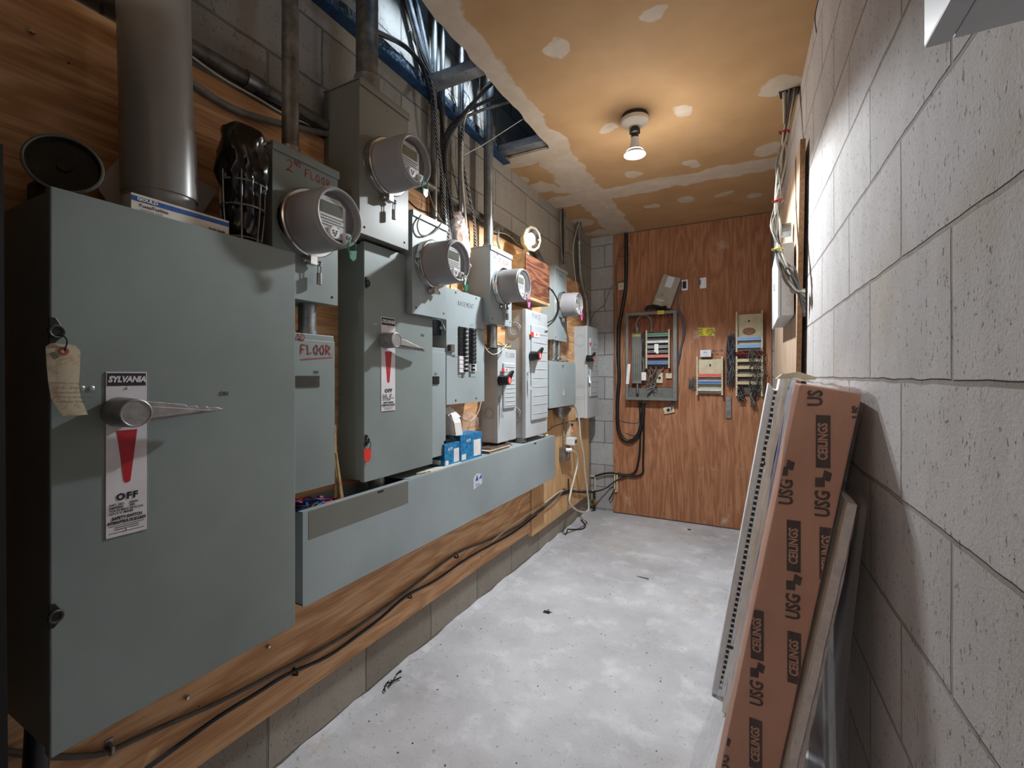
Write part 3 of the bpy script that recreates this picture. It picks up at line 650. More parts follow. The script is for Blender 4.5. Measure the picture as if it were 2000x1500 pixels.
# ---- three rotary disconnects ------------------------------------------
def disconnect(lab, X0, X1, Yt, Yb, xf, y0_=None, frame=None, knob=None, lb=None, mark=None, kos=()):
    y0, y1, z0, z1 = lbox(X0, X1, Yt, Yb, xf)
    t = thing('disconnect_switch', lab, 'switch box', ((WLP+xf)/2, (y0+y1)/2, z0), 'rotary disconnect switches')
    bm = B(); box(bm, WLP, xf-.022, y0+.004, y1-.004, z0, z1); mk('body', bm, 'panel_grey', t, bevel=.002)
    bm = B(); box(bm, xf-.024, xf, y0, y1, z0-.001, z1+.001); mk('door', bm, 'panel_grey', t, bevel=.002)
    # embossed frame with ribs
    fX0, fX1, fYt, fYb = frame; a = PX(fX0, fYt, xf); b = PX(fX0, fYb, xf); c = PX(fX1, fYt, xf)
    zt, zb, ya, yb = a.z, b.z, a.y, c.y; bm = B()
    box(bm, xf-.002, xf+.012, ya, yb, zb, zt); em = mk('raised_panel', bm, 'panel_grey', t, bevel=.008, segs=3)
    bm = B(); nr = 10
    for i in range(nr):
        z = zt-.09*(zt-zb)-(zt-zb)*.84*i/(nr-1)
        tube(bm, [(xf+.012, ya+.014, z), (xf+.0128, (ya+yb)/2, z-.001), (xf+.012, yb-.014, z)], .0022, 6, 2)
    mk('rib', bm, 'panel_grey', em, smooth=True)
    lX0, lX1, lYt, lYb = lb; a = PX(lX0, lYt, xf+.013); b = PX(lX0, lYb, xf+.013); c = PX(lX1, lYt, xf+.013); m_ = a.y+(c.y-a.y)*.32
    bm = B(); box(bm, xf+.011, xf+.0145, m_, c.y, b.z, a.z); l_ = mk('maker_label', bm, 'sign_white', t)
    bm = B(); box(bm, xf+.011, xf+.0146, a.y, m_-.001, b.z, a.z); mk('emblem', bm, 'bright_red', l_)
    bm = B(); text(bm, 'FPE', (a.z-b.z)*.7, (xf+.0148, (m_+c.y)/2, (a.z+b.z)/2), RX, UZ, NX, bold=.0003); mk('lettering', bm, 'bright_red', l_)
    kx = xf+.062; c = PX(knob[0], knob[1], kx); r = .026
    bm = B(); lathe(bm, (xf+.004, c.y, c.z), NX, [(0, r*1.1), (.012, r*1.05), (.050, r*.95), (.058, r*.86)], 32); kb = mk('rotary_handle', bm, 'knob_black', t, smooth=True)
    d = Vector((0, .78, .62)).normalized(); n_ = Vector((0, -d.z, d.y)); P0 = Vector((xf+.040, c.y, c.z))
    bm = B(); prism(bm, [P0+n_*r*.9, P0+d*.080+n_*.006, P0+d*.080-n_*.006, P0-n_*r*.9], (.018, 0, 0)); mk('lever', bm, 'knob_black', kb, bevel=.003)
    bm = B(); lathe(bm, (xf+.062, c.y, c.z), NX, [(0, r*.72), (.0015, r*.72), (.0016, 0)], 28); mk('red_cap', bm, 'bright_red', kb)
    bm = B(); box(bm, xf+.0637, xf+.0642, c.y-.004, c.y+.004, c.z-.012, c.z+.012); mk('cap_mark', bm, 'sign_white', kb)
    # lock hasp
    yh = y0+.012; zh = c.z-.13
    bm = B(); torus(bm, (xf+.006, yh+.01, zh+.03), NX, .011, .002, 16, 5); box(bm, xf, xf+.004, yh, yh+.008, zh-.02, zh+.04); mk('hasp', bm, 'rivet', t)
    bm = B(); prism(bm, [(xf+.004, yh+.002, zh+.01), (xf+.004, yh+.012, zh), (xf+.03, yh+.006, zh-.07), (xf+.01, yh, zh-.07)], (0, .003, 0)); mk('hasp_tongue', bm, 'rivet', t)
    for (yy, xx, zz, rr) in kos: knockout(t, y0+.003, xx, z1-zz, rr)
    if mark:
        bm = B(); scrawl(bm, mark[0], mark[3], PX(mark[1], mark[2], xf), RX, UZ, NX, .0012); mk('handwriting', bm, 'marker_dark', t)
    return t, y0, y1, z0, z1
J_ = disconnect('smallest light grey disconnect with red-capped black handle, right of the breaker panel', 972, 1008, 680, 866, -1.19, frame=(981, 1004, 708, 799), knob=(995, 743), lb=(981, 993, 719, 726), mark=('FLOOR', 988, 698, .026), kos=[(0, -1.245, .35, .03)])
K_ = disconnect('tallest light grey disconnect with red-capped handle, under the walnut box', 1027, 1069, 603, 856, -1.16, frame=(1036, 1067, 633, 822), knob=(1055, 695), lb=(1037, 1053, 648, 657), mark=('PHASE', 1040, 621, .03), kos=[(0, -1.235, .12, .042), (0, -1.235, .62, .042)])
O_ = disconnect('farthest grey disconnect with red-capped handle, beside the block corner', 1147, 1168, 636, 817, -1.185, frame=(1151, 1166, 660, 775), knob=(1160, 700), lb=(1153, 1158, 668, 674), kos=[(0, -1.245, .12, .05), (0, -1.245, .55, .06)])
# ---- square enclosure under the farthest meter -------------------------
t, y0, y1, z0, z1 = metal_box('junction_box', 'square grey enclosure with small white triangle sticker below the farthest meter', 'junction box', 1073, 1124, 704, 797, -1.16, 'panel_green_far', False)
p = PX(1101, 772, -1.159); bm = B(); prism(bm, [p+Vector((0, -.022, 0)), p+Vector((0, .022, 0)), p+Vector((0, 0, .045))], (.0008, 0, 0)); mk('sticker', bm, 'lamp_cream', t)
bm = B(); scrawl(bm, 'HP', .028, PX(1098, 720, -1.159), RX, UZ, NX, .0012); mk('handwriting', bm, 'marker_dark', t)
NB = (y0, y1, z0, z1)
# ---- walnut veneer battery box with lamp head --------------------------
xf = -1.13
y0, y1, z0, z1 = lbox(1027, 1073, 494, 578, xf)
WB = thing('wooden_box', 'dark walnut-faced wooden box mounted between the fourth and fifth meters', 'box', ((WLP+xf)/2, (y0+y1)/2, z0))
bm = B(); box(bm, WLP, xf-.006, y0, y1, z0, z1); mk('carcass', bm, 'wood_raw', WB)
bm = B(); box(bm, xf-.006, xf, y0, y1, z0+.004, z1); mk('front_panel', bm, 'walnut', WB)
bm = B(); box(bm, WLP, xf+.002, y0-.001, y1+.001, z0-.012, z0+.004); mk('bottom_strip', bm, 'wood_raw', WB)
q = PX(1043, 466, -1.12); 
EL = thing('emergency_lamp', 'round cream emergency lamp head standing on the walnut box', 'lamp', (q.x, q.y, z1))
ax = Vector((.86, -.30, -.10)).normalized(); q = q-ax*.02
bm = B(); lathe(bm, q-ax*.055, ax, [(0, .03), (.012, .052), (.050, .072), (.062, .074), (.066, .070), (.064, .058), (.050, .054), (.0502, 0)], 10); mk('housing', bm, 'lamp_cream', EL)
bm = B(); lathe(bm, q-ax*.02, ax, [(0, .010), (.008, .030), (.022, .050), (.030, .056), (.0305, .054), (.022, .048), (.010, .03), (.002, 0)], 28, closed=True); mk('reflector', bm, 'chrome', EL, smooth=True)
bm = B(); lathe(bm, q-ax*.01, ax, [(0, .008), (.012, .008), (.018, .004), (.0182, 0)], 14); mk('lens', bm, 'clear_plastic', EL, smooth=True)
bm = B(); box(bm, q.x-.05, q.x-.02, q.y-.012, q.y+.012, z1, q.z-.055); mk('swivel', bm, 'lamp_cream', EL, bevel=.002)
WBZ = (y0, y1, z0, z1)

# ---- long trough --------------------------------------------------------
xt = -1.155
y0, y1, z0, z1 = lbox(591, 1084, 1001, 1184, xt)
TR = thing('wireway_trough', 'long grey-green steel wireway trough running under the boxes on the left wall', 'trough', ((WLP+xt)/2, (y0+y1)/2, z0))
ya_open = PX(800, 935, xt).y
bm = B(); box(bm, WLP, WLP+.003, y0, y1, z0, z1); box(bm, WLP, xt-.003, y0, y1, z0, z0+.003); box(bm, WLP, xt-.003, y0, y0+.003, z0, z1-.003); box(bm, WLP, xt-.003, y1-.003, y1, z0, z1-.003)
mk('channel', bm, 'trough_paint', TR)
bm = B(); box(bm, xt-.003, xt, y0, y1+.004, z0-.006, z1); box(bm, xt-.022, xt, y0, y1, z1-.002, z1+.0005); mk('front_cover', bm, 'trough_paint', TR, bevel=.001)
bm = B(); box(bm, WLP, xt-.001, ya_open, y1, z1-.001, z1+.002); mk('top_plate', bm, 'trough_paint', TR)
bm = B(); yy = PX(668, 965, xt).y; box(bm, xt-.001, xt+.001, y0+.02, PX(797, 935, xt).y, z1-.085, z1-.002); mk('loose_flap', bm, 'meterbox_dark', TR)
bm = B()
for X, Y in ((743, 957), (1045, 867)):
    p = PX(X, Y, xt); box(bm, xt, xt+.002, p.y-.014, p.y+.014, z1-.012, z1-.006)
mk('cover_slot', bm, 'black_plastic', TR)
a = PX(924, 927, xt); b = PX(941, 950, xt); bm = B(); prism(bm, [(xt+.0006, a.y, b.z), (xt+.0006, a.y, a.z-.02), (xt+.0006, (a.y+b.y)/2-.01, a.z), (xt+.0006, b.y, a.z-.01), (xt+.0006, b.y, b.z+.015)], (.0008, 0, 0)); st = mk('approval_sticker', bm, 'white_enamel', TR)
bm = B(); cy_ = (a.y+b.y)/2; prism(bm, [(xt+.0016, cy_-.02, a.z-.035), (xt+.0016, cy_+.005, a.z-.035), (xt+.0016, cy_-.006, a.z-.006)], (.0004, 0, 0)); prism(bm, [(xt+.0016, cy_+.01, a.z-.03), (xt+.0016, b.y-.004, a.z-.03), (xt+.0016, b.y-.004, a.z-.008)], (.0004, 0, 0))
text(bm, 'E.S.A.', .016, (xt+.0014, cy_, b.z+.018), RX, UZ, NX); mk('emblem', bm, 'blue_print', st)
TRB = (y0, y1, z0, z1)
# ------------------------------------------------------------------ pipes and conduits
def pipe(name, lab, cat, pts, r, mat, group=None, seg=16, n=1, coll=None, bases=None):
    bm = B(); tube(bm, pts, r, seg, n); t = single(name, bm, mat, lab, cat, group, smooth=True)
    for c in (coll or []):
        bm = B(); d = (Vector(pts[-1])-Vector(pts[0])).normalized(); cyl(bm, Vector(c)-d*(r*.9), Vector(c)+d*(r*.9), r*1.16, seg); 
        o = mk('coupling', bm, 'galvanised', t, smooth=True)
    return t
TOP = 3.38
zt = A_Z1
p0 = PX(314, 392, -1.19); p1 = PX(303, 0, -1.19); pd = (p1-p0)/(p1.z-p0.z)
pipe('plastic_duct_pipe', 'thick grey plastic pipe rising from the top of the largest switch box', 'pipe', [Vector((p0.x, p0.y, zt)), p0+pd*(TOP-p0.z)], .0675, 'pvc_grey', seg=48)
bm = B(); q = p0+pd*(.16); cyl(bm, q+pd*-.18*0, q+pd*.0001+pd*(-.155), .0705, 48); o = mk('collar', bm, 'pvc_grey', bpy.data.objects['plastic_duct_pipe'], smooth=True)
def vpipe(name, lab, X, Ybot, x, r, mat, ztop=TOP, Xtop=None, zbot=None, coll=(), group='vertical conduits on the left wall'):
    a = PX(X, Ybot, x); b = Vector((x, a.y, ztop))
    if Xtop is not None: q = PX(Xtop, 30, x); b = a+(q-a)*((ztop-a.z)/(q.z-a.z))
    if zbot is not None: a = Vector((a.x, a.y, zbot))
    return pipe(name, lab, 'conduit', [a, b], r, mat, group, coll=[a+(b-a).normalized()*c for c in coll])
vpipe('conduit', 'grey conduit rising from the nearest meter box marked in red', 567, 280, -1.21, .0235, 'old_conduit', zbot=MB[1][4]+.002, coll=(.02,))
vpipe('conduit', 'thick worn conduit rising from the tall dark meter box', 717, 150, -1.20, .038, 'old_conduit', zbot=MB[2][4]+.002, coll=(.04,))
vpipe('conduit', 'slim conduit left of a matching pair, right of the highest meter', 848, 430, WLP+.018, .014, 'conduit_grey', coll=(.02,), zbot=MB[3][4]+.003)
vpipe('conduit', 'slim conduit right of a matching pair, right of the highest meter', 864, 430, WLP+.018, .012, 'conduit_grey', coll=(), zbot=MB[3][4]+.003)
vpipe('conduit', 'shiny conduit ending in crumpled clear wrap above the third meter', 900, 415, -1.27, .0155, 'galvanised', coll=(.1,))
vpipe('conduit', 'dark conduit rising from the fourth meter box through the ceiling opening', 954, 478, -1.235, .026, 'conduit_grey', zbot=MB[4][4]+.002, coll=(.02, 1.0))
vpipe('conduit', 'upper leaning silver conduit seen inside the ceiling opening', 838, 150, WL+.03, .016, 'galvanised', Xtop=806, zbot=CE+.05)
vpipe('conduit', 'second leaning silver conduit inside the ceiling opening', 846, 165, WL+.03, .013, 'galvanised', Xtop=818, zbot=CE+.05)
vpipe('conduit', 'thin conduit with black wires near the far left corner', 1101, 515, -1.28, .013, 'galvanised', ztop=CE-.002)
vpipe('conduit', 'last grey conduit dropping to the farthest disconnect', 1131, 480, -1.27, .021, 'conduit_grey', ztop=CE-.002, zbot=PX(1131, 480, -1.27).z, coll=(.02,))
a = PX(1131, 480, -1.27); pipe('conduit', 'bent lower end of the last conduit entering the farthest disconnect', 'conduit', [a, Vector((-1.268, a.y+.03, a.z-.25)), Vector((-1.25, a.y+.13, a.z-.45)), Vector((-1.245, a.y+.15, O_[4]+.004))], .021, 'conduit_grey', 'vertical conduits on the left wall', n=6)
# nipples between boxes
def nip(X, Yt, Yb, x, r, lab, zt=None, zb=None):
    a = PX(X, Yt, x); b = PX(X, Yb, x); a.y = b.y = a.y; bm = B()
    zt = zt if zt is not None else a.z; zb = zb if zb is not None else b.z
    cyl(bm, (x, a.y, zb), (x, a.y, zt), r, 20); cyl(bm, (x, a.y, zb), (x, a.y, zb+.012), r*1.18, 20)
    single('pipe_nipple', bm, 'galvanised', lab, 'pipe', 'short pipe nipples between the boxes', smooth=True)
nip(600, 573, 648, -1.215, .026, 'rusty short pipe below the nearest meter box', zt=MB[1][3]-.001, zb=FB[3]+.001)
nip(961, 630, 676, -1.22, .028, 'short silver pipe joining the fourth meter box to the smallest disconnect', zt=MB[4][3]-.001, zb=J_[4]+.001)
nip(1080, 666, 703, -1.235, .026, 'left short pipe above the square enclosure', zt=MB[5][3]-.001, zb=NB[3]+.002)
nip(1090, 668, 703, -1.235, .022, 'right short pipe above the square enclosure', zt=MB[5][3]-.001, zb=NB[3]+.002)
nip(735, 945, 960, -1.23, .03, 'short pipe between the medium switch and the trough', zt=D_Z0-.001, zb=TRB[2]+.04)
nip(1017, 857, 872, -1.22, .03, 'short pipe between the tallest disconnect and the trough', zt=K_[3]-.001, zb=TRB[3]+.003)
nip(985, 860, 872, -1.24, .022, 'short pipe between the smallest disconnect and the trough', zt=J_[3]-.001, zb=TRB[3]+.003)
# long horizontal conduit above the plywood
zc = PX(440, 132, WL+.028).z
hx = WL+.030
yend = PX(1073, 516, hx).y
pipe('horizontal_conduit', 'long horizontal conduit running along the block wall just above the plywood', 'conduit', [(hx, -.5, zc), (hx, 1.2, zc), (hx, yend-.42, zc), (hx, yend-.22, zc-.02), (hx, yend-.08, zc-.12), (hx+.004, yend-.04, zc-.24)], .021, 'old_conduit', n=4,
     coll=[])
o = bpy.data.objects['horizontal_conduit']
bm = B(); cyl(bm, (hx, PX(497, 165, hx).y-.03, zc), (hx, PX(497, 165, hx).y+.03, zc), .0255, 16); mk('coupling', bm, 'galvanised', o, smooth=True)
pipe('horizontal_conduit', 'thinner grey conduit sagging along the plywood behind the big plastic pipe', 'conduit', [PX(240, 60, -1.285), PX(372, 160, -1.285), PX(440, 205, -1.285), PX(510, 232, -1.285), PX(640, 262, -1.285)], .010, 'cable_grey', n=4)
def cable(lab, pts, r, mat, group='loose wires and cables on the left wall', n=5, seg=6, name='cable'):
    bm = B(); tube(bm, pts, r, seg, n); return single(name, bm, mat, lab, 'cable', group, smooth=True)
def L(x, *xy): return [PX(a, b, x) for a, b in xy]
cable('thin pale wires strung under the long horizontal conduit', L(-1.288, (367, 105), (430, 150), (500, 190), (560, 225), (640, 258)), .003, 'cable_white')
cable('dark cable following the horizontal conduit beyond the nearest conduit', L(-1.285, (500, 180), (560, 212), (650, 268)), .008, 'black_rubber')
# armoured and plain cables around the opening
AR = 'armoured cables fanning out of the ceiling opening'
def LL(*q): return [PX(a, b, x) for a, b, x in q]
cable('leftmost armoured cable hanging straight beside the slim conduit pair', LL((800, 60, -1.27), (830, 120, -1.27), (848, 185, -1.25), (853, 260, -1.255), (862, 330, -1.26), (870, 420, -1.26), (880, 490, -1.26)), .008, 'armoured', AR)
cable('armoured cable curving in from the opening and down behind the third meter', LL((962, 162, -1.06), (920, 205, -1.15), (895, 238, -1.2), (874, 275, -1.24), (870, 330, -1.25), (882, 400, -1.26), (891, 470, -1.26)), .008, 'armoured_dark', AR)
cable('middle armoured cable reaching right into the ceiling opening', LL((982, 184, -1.06), (930, 207, -1.16), (893, 232, -1.21), (870, 265, -1.25), (866, 310, -1.26), (872, 380, -1.265), (876, 470, -1.265)), .008, 'armoured_dark', AR)
cable('lowest armoured cable reaching right into the ceiling opening', LL((995, 199, -1.06), (950, 212, -1.14), (905, 232, -1.21), (882, 262, -1.25), (871, 310, -1.255), (868, 380, -1.26), (872, 470, -1.26)), .007, 'armoured', AR)
cable('armoured cable dropping to the top of the breaker panel', LL((905, 235, -1.22), (903, 300, -1.26), (912, 360, -1.27), (926, 430, -1.27), (931, 510, -1.26), (929, 576, -1.25)), .008, 'armoured', AR)
cable('white cable looping from the ceiling opening down past the third meter', LL((958, 158, -1.06), (932, 190, -1.14), (911, 222, -1.19), (904, 262, -1.24), (903, 340, -1.25), (909, 420, -1.25), (914, 480, -1.24), (912, 530, -1.23), (905, 566, -1.24)), .0055, 'cable_white', AR)
cable('thin white wire stretched diagonally across the ceiling opening', LL((904, 304, -1.27), (945, 282, -1.2), (985, 256, -1.1), (1022, 232, -1.02)), .002, 'cable_white')
cable('thin wire hanging vertically beside the dark conduit', LL((937, 152, -1.2), (937, 220, -1.25), (945, 275, -1.28), (956, 325, -1.28), (960, 380, -1.28)), .002, 'cable_white')
cable('black cable drooping inside the near end of the ceiling opening', LL((735, 62, WL+.03), (790, 90, WL+.03), (825, 130, WL+.04), (838, 175, WL+.06), (840, 200, WL+.08)), .010, 'black_rubber', AR)
cable('dark cable following the leftmost armoured cable', LL((856, 190, -1.27), (866, 260, -1.27), (870, 340, -1.275), (880, 430, -1.275), (886, 470, -1.275)), .007, 'cable_dark', AR)
for i, pts in enumerate([((905, 175), (918, 200), (899, 240)), ((876, 182), (890, 205), (887, 190)), ((918, 160), (905, 215), (903, 228)), ((912, 196), (906, 215), (914, 205))]):
    cable('short black wire end sticking up inside the ceiling opening', LL(*[(a, b, WL+.03) for a, b in pts]), .0022, 'black_rubber', 'black wire ends in the ceiling opening')
cable('grey cable loop hanging over the front of the third meter box', LL((822, 419, -1.135), (815, 440, -1.13), (822, 459, -1.13), (840, 458, -1.13), (855, 447, -1.13), (862, 435, -1.135)), .0032, 'cable_grey')
cable('black cable running over the top of the third meter box', LL((796, 391, -1.28), (815, 408, -1.24), (838, 417, -1.15), (855, 427, -1.14), (873, 441, -1.15)), .0035, 'black_rubber')
cable('thin white wire curving down to the third meter box', LL((833, 360, -1.28), (846, 400, -1.26), (862, 430, -1.2), (872, 440, -1.14)), .002, 'cable_white')
cable('thin black cable hanging against the plywood beside the third meter box', L(-1.295, (833, 372), (834, 400), (834, 422)), .0025, 'black_rubber')
cable('grey cable bent into the top of the fourth meter box', LL((962, 452, -1.28), (973, 450, -1.25), (972, 470, -1.24), (977, 488, -1.23)), .006, 'cable_grey')
cable('white wire strung from the fourth meter box to the lamp head', LL((958, 452, -1.27), (990, 458, -1.28), (1010, 475, -1.26), (1030, 489, -1.17)), .0022, 'cable_white')
cable('black cable loop in front of the farthest meter box, left strand', LL((1073, 562, -1.12), (1085, 578, -1.12), (1090, 600, -1.11), (1082, 622, -1.11), (1070, 630, -1.13)), .0045, 'black_rubber')
cable('black cable loop in front of the farthest meter box, right strand', LL((1078, 566, -1.10), (1088, 584, -1.10), (1091, 605, -1.10), (1083, 625, -1.10), (1070, 637, -1.12)), .0045, 'black_rubber')
for i in range(3): cable('black wire tied to the thin conduit near the far corner', L(-1.262+.002*i, (1096+i*2, 408), (1095+i*3, 450), (1097+i*2, 490), (1101, 516)), .004, 'black_rubber' if i else 'cable_grey', 'wires tied to the thin corner conduit')
cable('thin white wire hanging beside the last conduit', L(-1.24, (1132, 431), (1128, 444), (1120, 480), (1121, 520), (1128, 570)), .0028, 'cable_white')
cable('white wire looping in the gap left of the breaker panel', LL((851, 623, -1.24), (862, 627, -1.22), (868, 640, -1.20), (870, 646, -1.2)), .002, 'cable_white')
cable('white wire hanging below the breaker panel', LL((940, 784, -1.25), (934, 805, -1.25), (922, 820, -1.26), (908, 822, -1.28), (902, 815, -1.29)), .0025, 'cable_white')
cable('pale wire arching between breaker panel and smallest disconnect', LL((946, 676, -1.2), (955, 688, -1.17), (966, 692, -1.16), (980, 684, -1.17), (990, 672, -1.2)), .0022, 'cable_white')
cable('thin grey wire hanging over the smallest disconnect', LL((979, 676, -1.2), (979, 690, -1.17), (972, 702, -1.17)), .0018, 'cable_dark')
cable('thin brown wire dropping along the wall below the disconnects', LL((1069, 842, -1.25), (1085, 832, -1.285), (1110, 824, -1.285), (1140, 817, -1.28)), .003, 'cable_brownish')
# tangles of conductor ends on top of boxes
def tangle(lab, c, sx, sy, sz, nn, cols, r=.0018, group='tangles of loose wire ends on the boxes'):
    mats = cols
    t = thing('wire_tangle', lab, 'wires', c, group)
    for m_ in mats:
        bm = B()
        for _ in range(nn):
            p = [Vector(c)+Vector((R.uniform(-sx, sx), R.uniform(-sy, sy), R.uniform(0, sz) if i else 0)) for i in range(4)]; tube(bm, p, r, 5, 4)
        mk('wire', bm, m_, t, smooth=True)
p = PX(970, 676, -1.23); tangle('black white and yellow wire ends on top of the smallest disconnect', (p.x, p.y, J_[4]+.003), .04, .10, .03, 7, ['black_rubber', 'cable_white', 'tape_yellow'])
p = PX(770, 470, -1.2); tangle('red wire ends on top of the medium switch box', (-1.215, p.y+.08, PX(711, 470, -1.17).z+.003), .03, .10, .03, 6, ['red', 'cable_dark', 'cable_white'], .003)
p = PX(1095, 700, -1.2); tangle('grey and yellow wire ends on top of the square enclosure', (-1.2, p.y, NB[3]+.004), .03, .12, .03, 5, ['cable_grey', 'cable_white', 'cable_brownish'])
p = PX(610, 985, -1.22); tangle('red and blue wires piled inside the near end of the trough', (-1.225, TRB[0]+.10, TRB[3]-.03), .05, .10, .035, 9, ['red', 'blue_print', 'cable_dark'], .0045)
p = PX(905, 565, -1.24); tangle('white and red wires entering the top of the breaker panel', (-1.25, p.y, PX(872, 561, -1.195).z-.01), .02, .09, .03, 4, ['cable_white', 'red', 'cable_brownish'])
# long cables low on the plywood
xl = -1.288
cable('upper grey cable running along the low plywood from the floor corner', L(xl, (0, 1466), (60, 1474), (120, 1478), (190, 1474), (225, 1462), (320, 1418), (430, 1370), (560, 1303), (670, 1243), (780, 1165), (888, 1083), (950, 1057), (1010, 1030), (1045, 1003), (1075, 980), (1100, 962), (1130, 960), (1155, 958)), .0065, 'cable_brownish', 'long cables along the foot of the plywood', 4, 8)
cable('lower dark cable drooping along the foot of the plywood', L(xl, (285, 1502), (350, 1455), (430, 1398), (500, 1355), (560, 1318), (640, 1282), (700, 1240), (745, 1206), (795, 1163), (850, 1134), (920, 1086), (1000, 1042), (1045, 1008), (1085, 972), (1110, 962)), .006, 'cable_dark', 'long cables along the foot of the plywood', 4, 8)
cable('thin pale pair of cables bowing along the pale plywood strip', L(-1.278, (960, 1058), (1010, 1018), (1060, 985), (1090, 962), (1105, 957), (1125, 955)), .004, 'cable_white', 'long cables along the foot of the plywood', 4, 8)
cable('second thin pale cable on the pale plywood strip', L(-1.272, (1048, 1005), (1075, 985), (1092, 968), (1102, 958), (1120, 957)), .004, 'cable_grey', 'long cables along the foot of the plywood', 4, 8)
def clip(X, Y, lab, s=1.0, mat='galvanised'):
    p = PX(X, Y, WLP); bm = B(); box(bm, p.x, p.x+.003, p.y-.008*s, p.y+.008*s, p.z-.016*s, p.z+.02*s); tube(bm, [p+Vector((.002, 0, -.012*s)), p+Vector((.018, 0, -.008*s)), p+Vector((.018, 0, .006*s)), p+Vector((.002, 0, .010*s))], .005*s, 6, 3)
    single('cable_clip', bm, mat, lab, 'clip', 'cable clips and screws on the plywood', bevel=.001)
clip(212, 1460, 'metal strap clip holding the cable under the largest switch box'); clip(888, 1085, 'dark clip on the paired cables below the trough', .8, 'iron_dark'); clip(573, 1312, 'small dark clip on the lower cable below the trough end', .7, 'iron_dark'); clip(797, 1164, 'small clip on the lower cable under the middle of the trough', .6, 'iron_dark')
clip(509, 178, 'strap clip on the horizontal conduit near the nearest conduit', 1.0)
def screw(X, Y, lab):
    p = PX(X, Y, WLP); bm = B(); lathe(bm, p, NX, [(0, .006), (.008, .006), (.011, .004), (.0112, 0)], 10); single('screw', bm, 'chrome', lab, 'screw', 'screws in the plywood')
screw(363, 1361, 'silver screw in the plywood under the lower edge of the largest box'); screw(522, 1262, 'silver screw in the plywood near the right lower corner of the largest box'); screw(60, 64, 'pale washer screw high on the plywood in the upper left')
# ------------------------------------------------------------------ things on top of the large switch
z = A_Z1
q = PX(125, 322, -1.17); ax = Vector((.85, -.35, .12)).normalized()
FL = thing('drain_fitting', 'round dark metal dish-shaped fitting lying on the largest switch box', 'pipe fitting', (q.x, q.y, z))
bm = B(); lathe(bm, q-ax*.055, ax, [(0, .032), (.02, .036), (.045, .052), (.055, .058), (.060, .058), (.060, .053), (.048, .049), (.046, .012), (.052, .010), (.0522, 0)], 36); mk('dish', bm, 'iron_dark', FL, smooth=True)
bm = B(); torus(bm, q+ax*.004, ax, .0555, .003, 40, 6); mk('rim', bm, 'cabinet_grey', FL, smooth=True)
bm = B(); box(bm, q.x-.08, q.x-.02, q.y-.03, q.y+.03, z, q.z-.03); mk('foot', bm, 'iron_dark', FL, bevel=.006)
p = [PX(186, 362, -1.275), PX(252, 283, -1.275), PX(424, 372, -1.275), PX(392, 420, -1.275), PX(300, 435, -1.275), PX(212, 400, -1.275)]
bm = B(); prism(bm, p, (.004, 0, 0)); single('cardboard_sheet', bm, 'white_card', 'pale square of card standing tilted behind the thick plastic pipe', 'card')
a = PX(257, 413, -1.085); b = PX(449, 462, -1.085)
FX = thing('fuse_carton', 'long cream and blue fuse carton on the largest switch box', 'carton', (-1.10, (a.y+b.y)/2, z))
zt_ = PX(257, 374, -1.085).z
bm = B(); box(bm, -1.125, -1.088, a.y, b.y, z+.001, zt_); mk('carton_body', bm, 'cream_wrap', FX, bevel=.001)
hh = zt_-z
bm = B(); box(bm, -1.089, -1.0872, a.y+.0005, b.y-.0005, zt_-hh*.40, zt_-hh*.14); mk('blue_band', bm, 'blue_print', FX)
bm = B(); text(bm, 'GOULD', hh*.24, (-1.0868, a.y+.028, zt_-hh*.27), RX, UZ, NX, .0003, bold=.0005, wx=1.2); mk('brand_lettering', bm, 'cream_wrap', FX)
bm = B(); text(bm, 'Fuses/Fusibles', hh*.25, (-1.0876, a.y+.04, zt_-hh*.60), RX, UZ, NX, .0003, bold=.0002); text(bm, 'One Time "code"', hh*.16, (-1.0876, a.y+.036, zt_-hh*.82), RX, UZ, NX, .0003); text(bm, 'Gould Canada', hh*.17, (-1.0876, b.y-.028, zt_-hh*.82), RX, UZ, NX, .0003, bold=.0003); mk('lettering', bm, 'ink', FX)
# caged lamp with black bag
q = PX(474, 400, -1.15); c = Vector((-1.15, q.y, z)); hh = PX(474, 262, -1.15).z-z
CG = thing('caged_work_lamp', 'wire lamp guard holding a crumpled black plastic bag, beside the thick pipe', 'lamp guard', c)
bm = B(); rr = .052
for k in range(7):
    an = 2*math.pi*k/7+.3; tube(bm, [c+Vector((math.cos(an)*rr*.8, math.sin(an)*rr*.8, .004)), c+Vector((math.cos(an)*rr*.95, math.sin(an)*rr*.95, hh*.3)), c+Vector((math.cos(an)*rr, math.sin(an)*rr, hh*.62))], .0022, 6, 3)
for f_, q_ in ((.06, .82), (.33, .96), (.54, 1.0)): torus(bm, c+Vector((0, 0, hh*f_)), (0, 0, 1), rr*q_, .0024, 28, 6)
mk('wire_guard', bm, 'galvanised', CG, smooth=True)
bm = B(); bmesh.ops.create_icosphere(bm, subdivisions=4, radius=1)
from mathutils import noise as mn
for v in bm.verts:
    n_ = v.co.copy(); q5 = (1-min(abs(n_.z), .9995)**5)**.2/max((1-n_.z**2)**.5, .05); n_.x *= min(q5, 3); n_.y *= min(q5, 3); k_ = 1+.18*mn.noise(n_*2.2)+.20*mn.noise(n_*4.5+Vector((3, 1, 0)))+.12*abs(mn.noise(n_*11))
    zz = n_.z; sx = .046 if zz > -.1 else .036
    v.co = c+Vector((n_.x*sx*k_*1.15, n_.y*sx*k_*1.15, hh*.52+zz*hh*.47+.01+.008*k_*zz))
    v.co.z = max(v.co.z, z+.003)
mk('black_bag', bm, 'bag_black', CG, smooth=True)
